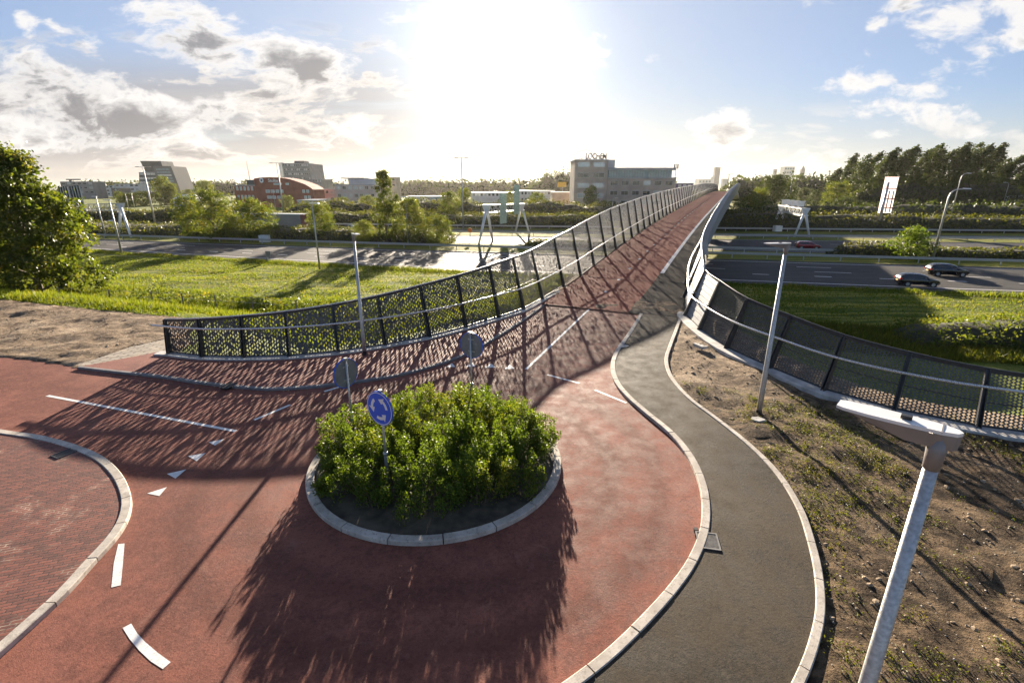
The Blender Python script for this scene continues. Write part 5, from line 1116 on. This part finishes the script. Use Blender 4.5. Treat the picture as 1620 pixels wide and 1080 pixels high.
m_=MB(); m_.box(Ww/2+.5,Ww/2+.7,3,3.2,Hw+.36,Hw+5.2); m_.box(Ww/2-.2,Ww/2+.2,2.9,3.3,Hw+3.702,Hw+5.0); m_.box(Ww/2+1.0,Ww/2+1.4,2.9,3.3,Hw+3.4,Hw+5.0); m_.box(Ww/2,Ww/2+1.5,3.05,3.15,Hw+3.7,Hw+3.8); m_.build('antenna',M['darkwall'],wing)
block('annex_building','low grey and purple annex at the end of the tan office wing',1069,1096,291,Yl+25,14,M['purple'],1,3,3,.6)
def text(s,size,name,mat,parent,loc,ext=.12,bold=0.0):
    cu=bpy.data.curves.new('t','FONT'); cu.body=s; cu.size=size; cu.extrude=ext; cu.offset=bold; cu.align_x='LEFT'
    o=bpy.data.objects.new('t',cu); COL.objects.link(o); bpy.context.view_layer.update(); me=bpy.data.meshes.new_from_object(o.evaluated_get(bpy.context.evaluated_depsgraph_get())); bpy.data.objects.remove(o)
    r=link(name,me,mat,parent); r.location=loc; r.rotation_euler=(R(90),0,0); return r
sg=empty('roof_lettering',rt.location+Vector((0,1.0,Hl+.36)),0,'dark letters reading VAN LOCHEM inside a thin ring on the office roof','sign')
text('VAN',1.0,'small_letters',M['black'],sg,(-4.7,0,.15),.1,.03); text('LOCHEM',2.9,'large_letters',M['black'],sg,(-2.2,0,.2),.15,.10).scale=(.66,1,1)
m_=MB(); m_.tube([(-2.3+3.9*math.cos(a),.1,.1+3.1*math.sin(a)) for a in np.linspace(0,math.pi,25)],.07,6); m_.build('ring',M['darkwall'],sg)
m_=MB()
for x in (-4,-1.5,1,3.5): m_.tube([(x,.5,0),(x,.25,2.0)],.04,4)
m_.build('supports',M['darkwall'],sg)
# red brick office with curved roofline
Yr=230.0
def curved():
    a=at_dist(404,300,Yr); b=at_dist(495,300,Yr); W_=b.x-a.x; root=empty('brick_office',((a.x+b.x)/2,Yr,-2),0,'red brick office with a curved falling roofline and white lettering','building')
    tp=[(404,283.5),(415,282),(430,281.3),(445,282),(460,284.5),(472,288.5),(484,293),(492,298),(495,301)]; top=[(at_dist(x,300,Yr).x-root.location.x,ztop(x,y,Yr)+2) for x,y in tp]
    n=len(top); v=[(x,0,0) for x,z in top]+[(x,0,z) for x,z in top]+[(x,14,0) for x,z in top]+[(x,14,z) for x,z in top]
    f=[(i,i+1,n+i+1,n+i) for i in range(n-1)]+[(2*n+i+1,2*n+i,3*n+i,3*n+i+1) for i in range(n-1)]+[(0,n,3*n,2*n),(n-1,2*n+n-1,3*n+n-1,2*n-1)]; m_=MB(); m_.add(v,f); m_.build('wall',M['brickred'],root)
    m_=MB(); m_.add([(x,-.02,z+.003) for x,z in top]+[(x,14.0,z+.003) for x,z in top]+[(x,-.02,z+.3) for x,z in top]+[(x,14.0,z+.3) for x,z in top],[(2*n+i,2*n+i+1,3*n+i+1,3*n+i) for i in range(n-1)]+[(i,i+1,2*n+i+1,2*n+i) for i in range(n-1)]); m_.build('roof',M['brickred'],root)
    for i,(z,xs_) in enumerate(((ztop(440,290,Yr)+2,[(434,447),(453,458)]),(ztop(440,302.5,Yr)+2,[(420,426.5),(428,434),(436,441),(443,448),(478,482),(484.5,488.5)]),(ztop(440,312,Yr)+2,[(421,428),(429,435),(437,442),(444,449),(480,484),(486,490)]))):
        for q0,q1 in xs_: X0=at_dist(q0,300,Yr).x-root.location.x; X1=at_dist(q1,300,Yr).x-root.location.x; win(root,X0,X1,z-.7,z+.6 if i else z+.1,0,M['winlight'],max(1,int((X1-X0)/1.2)))
    X=at_dist(423,300,Yr).x-root.location.x; Z=ztop(423,288,Yr)+2
    l=text('Stolte',1.9,'lettering',M['signwhite'],root,(X+.9,-.15,Z),.05,.02)
    m_=MB(); m_.add([(X-2.0+1.0*math.cos(q),-.2,Z+.7+1.15*math.sin(q)) for q in np.linspace(0,2*math.pi,8,endpoint=False)]+[(X-2.0+.4*math.cos(q),-.2,Z+.7+.5*math.sin(q)) for q in np.linspace(0,2*math.pi,8,endpoint=False)],[(k,(k+1)%8,8+(k+1)%8,8+k) for k in range(8)]); m_.build('emblem',M['signwhite'],root)
curved()
lo,Wl2,Hl2=block('brick_annex','low red brick office part left of the curved one with a row of windows',371,403.5,294,Yr+2,12,M['brickred'],3,5,3.7,.55,M['winlight'])
m_=MB(); m_.box(-Wl2/2+5,Wl2/2-1,2,9,Hl2+.36,Hl2+2.6); m_.build('roof_plant',M['darkwall'],lo); m_=MB(); m_.tube([(1,4,Hl2+2.6),(.6,4,Hl2+11)],[.15,.05],5); m_.build('antenna',M['orange'],lo)
# grey office tower behind
tw,Wt,Ht=block('office_tower','grey office tower with rows of small windows behind the red brick office',453,495,259,420,30,M['greywall'],8,14,3.4,.55,None,0,.8); 
m_=MB(); m_.hexa([(-Wt/2-8.2,12,0),(-Wt/2-.003+.8,0,0),(-Wt/2-.003+.8,28,0),(-Wt/2-8,28,0),(-Wt/2-9,12,Ht+1),(-Wt/2-.003-.8,0,Ht+.3),(-Wt/2-.003-.8,28,Ht+.3),(-Wt/2-9,28,Ht+1)]); m_.build('glass_corner',M['glassblue'],tw)
m_=MB(); m_.box(-4,4,6,16,Ht+.36,Ht+2.4); m_.build('roof_plant',M['darkwall'],tw)
block('office_tower','lower grey wing at the right foot of the grey tower',495.5,511,284,418,24,M['greywall'],5,6,3.4,.6)
t2,W2,H2=block('office_tower','dark slanting glass office tower at the left with a stepped top',222,258,273,520,26,M['darkwall'],8,6,4.2,.86,M['winlight'],0,-2.4)
m_=MB(); m_.hexa([(W2/2+-2,-2,0),(W2/2+20,-2,0),(W2/2+20,22,0),(W2/2-2,22,0),(W2/2-4,-2,H2+6),(W2/2+14,-2,H2+6),(W2/2+14,22,H2+6),(W2/2-4,22,H2+6)]); m_.build('rear_tower',simple('charcoal_facade',(.11,.115,.125),.6),t2)
for k_ in range(9):
    z_=3+k_*(H2+2)/9; sh_=-2*(z_/(H2+6)); m_=MB(); m_.box(W2/2+1+sh_*1.5,W2/2+17+sh_*3,-2.12,-2.005-0*z_,z_,z_+1.5); m_.build('window_band',M['winlight'] if k_%3==0 else M['glassblue'],t2)
m_=MB(); m_.hexa([(-4,2,H2+.36),(W2/2+4,2,H2+.36),(W2/2+4,20,H2+.36),(-4,20,H2+.36),(-7,2,H2+11),(W2/2+2,2,H2+11),(W2/2+2,20,H2+11),(-7,20,H2+11)]); m_.build('upper_storeys',M['darkwall'],t2)
for a in ((496,530,300,250,M['pinkwall'],3,4,'pinkish low office right of the red brick one'),(530,604,293,235,M['pinkwall'],4,8,'long pinkish grey office with window bands'),(604.5,628,281,330,M['bricktan'],2,3,'pale brown tower block behind the tall slender tree'),
          (640,708,312,180,M['whitewall'],1,10,'long low pale shed left of the glare'),(745,822,305,300,M['whitewall'],2,12,'sunlit white shed in the glare behind the middle gantry'),(822.5,878,302.5,290,M['whitewall'],2,10,'sunlit white shed with blue windows left of the tan office'),(874,907,305,215,M['bricktan'],0,1,'brown brick shed directly left of the tan office'),
          (182,222,291.5,480,M['whitewall'],3,5,'white office left of the dark slanting tower'),(150,180,294,520,M['whitewall'],3,5,'pale houses behind the left gantry'),(98,150,288,420,M['greywall'],3,6,'grey flat office partly behind the big left tree'),(176,190,298,430,M['darkwall'],1,3,'small dark office beside the white one'),(285,305,297,600,M['whitewall'],2,4,'pale distant flats right of the dark tower'),
          (300,322,300,450,M['pinkwall'],1,4,'low distant block behind the round tree')):
    block('office_building',a[7],a[0],a[1],a[2],a[3],12,a[4],a[5],a[6],3.4,.6,None,0,0,M['white'] if 'shed' in a[7] else None)
fr,Wf,Hf=block('roof_pavilion','flat roofed penthouse with a projecting canopy on the pinkish office',553,598,284,247,8,M['whitewall'],1,5,3.2,.7,None,0,0,None,.3,None,ztop(575,293,247)+.4)
m_=MB(); m_.box(-Wf/2-3.5,Wf/2-6,-1,7,Hf+.36,Hf+.8); m_.build('canopy',M['roofgrey'],fr)
sh=block('warehouse','grey warehouse with a large sloping metal roof below the red office',468,500,318,170,14,M['roofgrey'],0,1)[0]
for px0,px1,top,Y,mat,lab,tp in ((1128,1136,265,1500,M['greywall'],'slim dark skyscraper on the horizon above the bridge end',0),(1123.5,1128,280,1500,M['whitewall'],'pale shorter block beside the slim skyscraper',0),(1220.5,1225,268,1700,M['greywall'],'small dark tower on the horizon left of the twin block',0),(1236,1252,264,1700,M['whitewall'],'pale broad twin tower block on the horizon',0),(1263,1268.5,268,1700,M['greywall'],'small tower with a pointed top on the horizon at the right',1),(1142,1150,283,1500,M['whitewall'],'pale low block beside the construction crane',0),(1104,1124,284,1450,M['whitewall'],'pale distant block just left of the slim skyscraper',0),(755,762,288,900,M['bricktan'],'tiny square tower in the glare',0),(1195,1203,284,1500,M['whitewall'],'small pale block left of the round tree top',0)):
    r0,w0,h0=block('high_rise',lab,px0,px1,top,Y,(px1-px0)*1.6,mat,6 if px1-px0>10 else 0,4,12,.7,M['glassblue'],0,0,None,.3)
    if tp: m_=MB(); m_.add([(-w0/2,0,h0+.36),(w0/2,0,h0+.36),(w0/2,8,h0+.36),(-w0/2,8,h0+.36),(0,4,h0+13)],[(0,1,4),(1,2,4),(2,3,4),(3,0,4)]); m_.build('spire',mat,r0)
def crane(px,top,arm,Y,lab):
    b=at_dist(px,300,Y); h=ztop(px,top,Y)+2; root=empty('tower_crane',(b.x,Y,-2),0,lab,'crane'); m_=MB(); m_.box(-.9,.9,-.9,.9,0,h); m_.build('mast',M['darkwall'],root); m_=MB(); m_.box(-arm*.35,arm,-.6,.6,h+.003,h+1.3); m_.build('jib',M['darkwall'],root)
crane(1150.5,276,14,1500,'tower crane on the horizon right of the slim skyscraper'); crane(115,285,12,600,'tower crane left of the other one above the left gantry'); crane(128,291,12,620,'lower tower crane beside the big left tree')
b=at_dist(657,297,1100); ch=empty('church',(b.x,1100,-2),0,'church with a thin pointed spire on the hazy horizon','church'); m_=MB(); m_.box(-5,5,0,10,0,14); m_.build('tower',M['bricktan'],ch); m_=MB(); h=ztop(657,282,1100)+2; m_.add([(-5,0,14.01),(5,0,14.01),(5,10,14.01),(-5,10,14.01),(0,5,h)],[(0,1,4),(1,2,4),(2,3,4),(3,0,4)]); m_.build('spire',M['darkwall'],ch)
b=at_dist(284,321,235); m_=MB(); m_.hexa([(-3,0,0),(3,0,0),(3,4,0),(-3,4,0),(-2.4,.4,2.6),(2.6,.3,2.2),(2.4,3.6,2.3),(-2.5,3.5,2.6)]); o=m_.build('covered_stack',M['bluepaint']); o.location=(b.x,b.y,-2); tag(o,'small blue covered stack in front of the white tent roofs','tarpaulin')
b=at_dist(290,316,250); m_=MB(); m_.add([(-5,0,0),(5,0,0),(5,8,0),(-5,8,0),(-5,0,3.4),(5,0,3.4),(5,8,3.4),(-5,8,3.4),(-4,4,5.2),(4,4,5.2)],[(0,1,5,4),(1,2,6,5),(2,3,7,6),(3,0,4,7),(4,5,9,8),(7,8,9,6),(5,6,9),(4,8,7)]); o=m_.build('tent',M['white']); o.location=(b.x,b.y,-2); tag(o,'white tent roofed hall beside the dark tower trees','tent')
# ------------------------------------------------------------ haze: the evening air
hb=MB(); hb.box(-3300,3300,-900,3300,-4.2,112); hm=bpy.data.materials.new('haze_air'); hm.use_nodes=True; t=NT(hm.node_tree); t.n.clear(); o_=t.add('ShaderNodeOutputMaterial'); pv=t.add('ShaderNodeVolumePrincipled')
pv.inputs['Color'].default_value=(1,.95,.85,1); pv.inputs['Density'].default_value=.00004; pv.inputs['Anisotropy'].default_value=.6; t.l.new(pv.outputs[0],o_.inputs['Volume'])
tag(hb.build('haze',hm),kind='stuff')
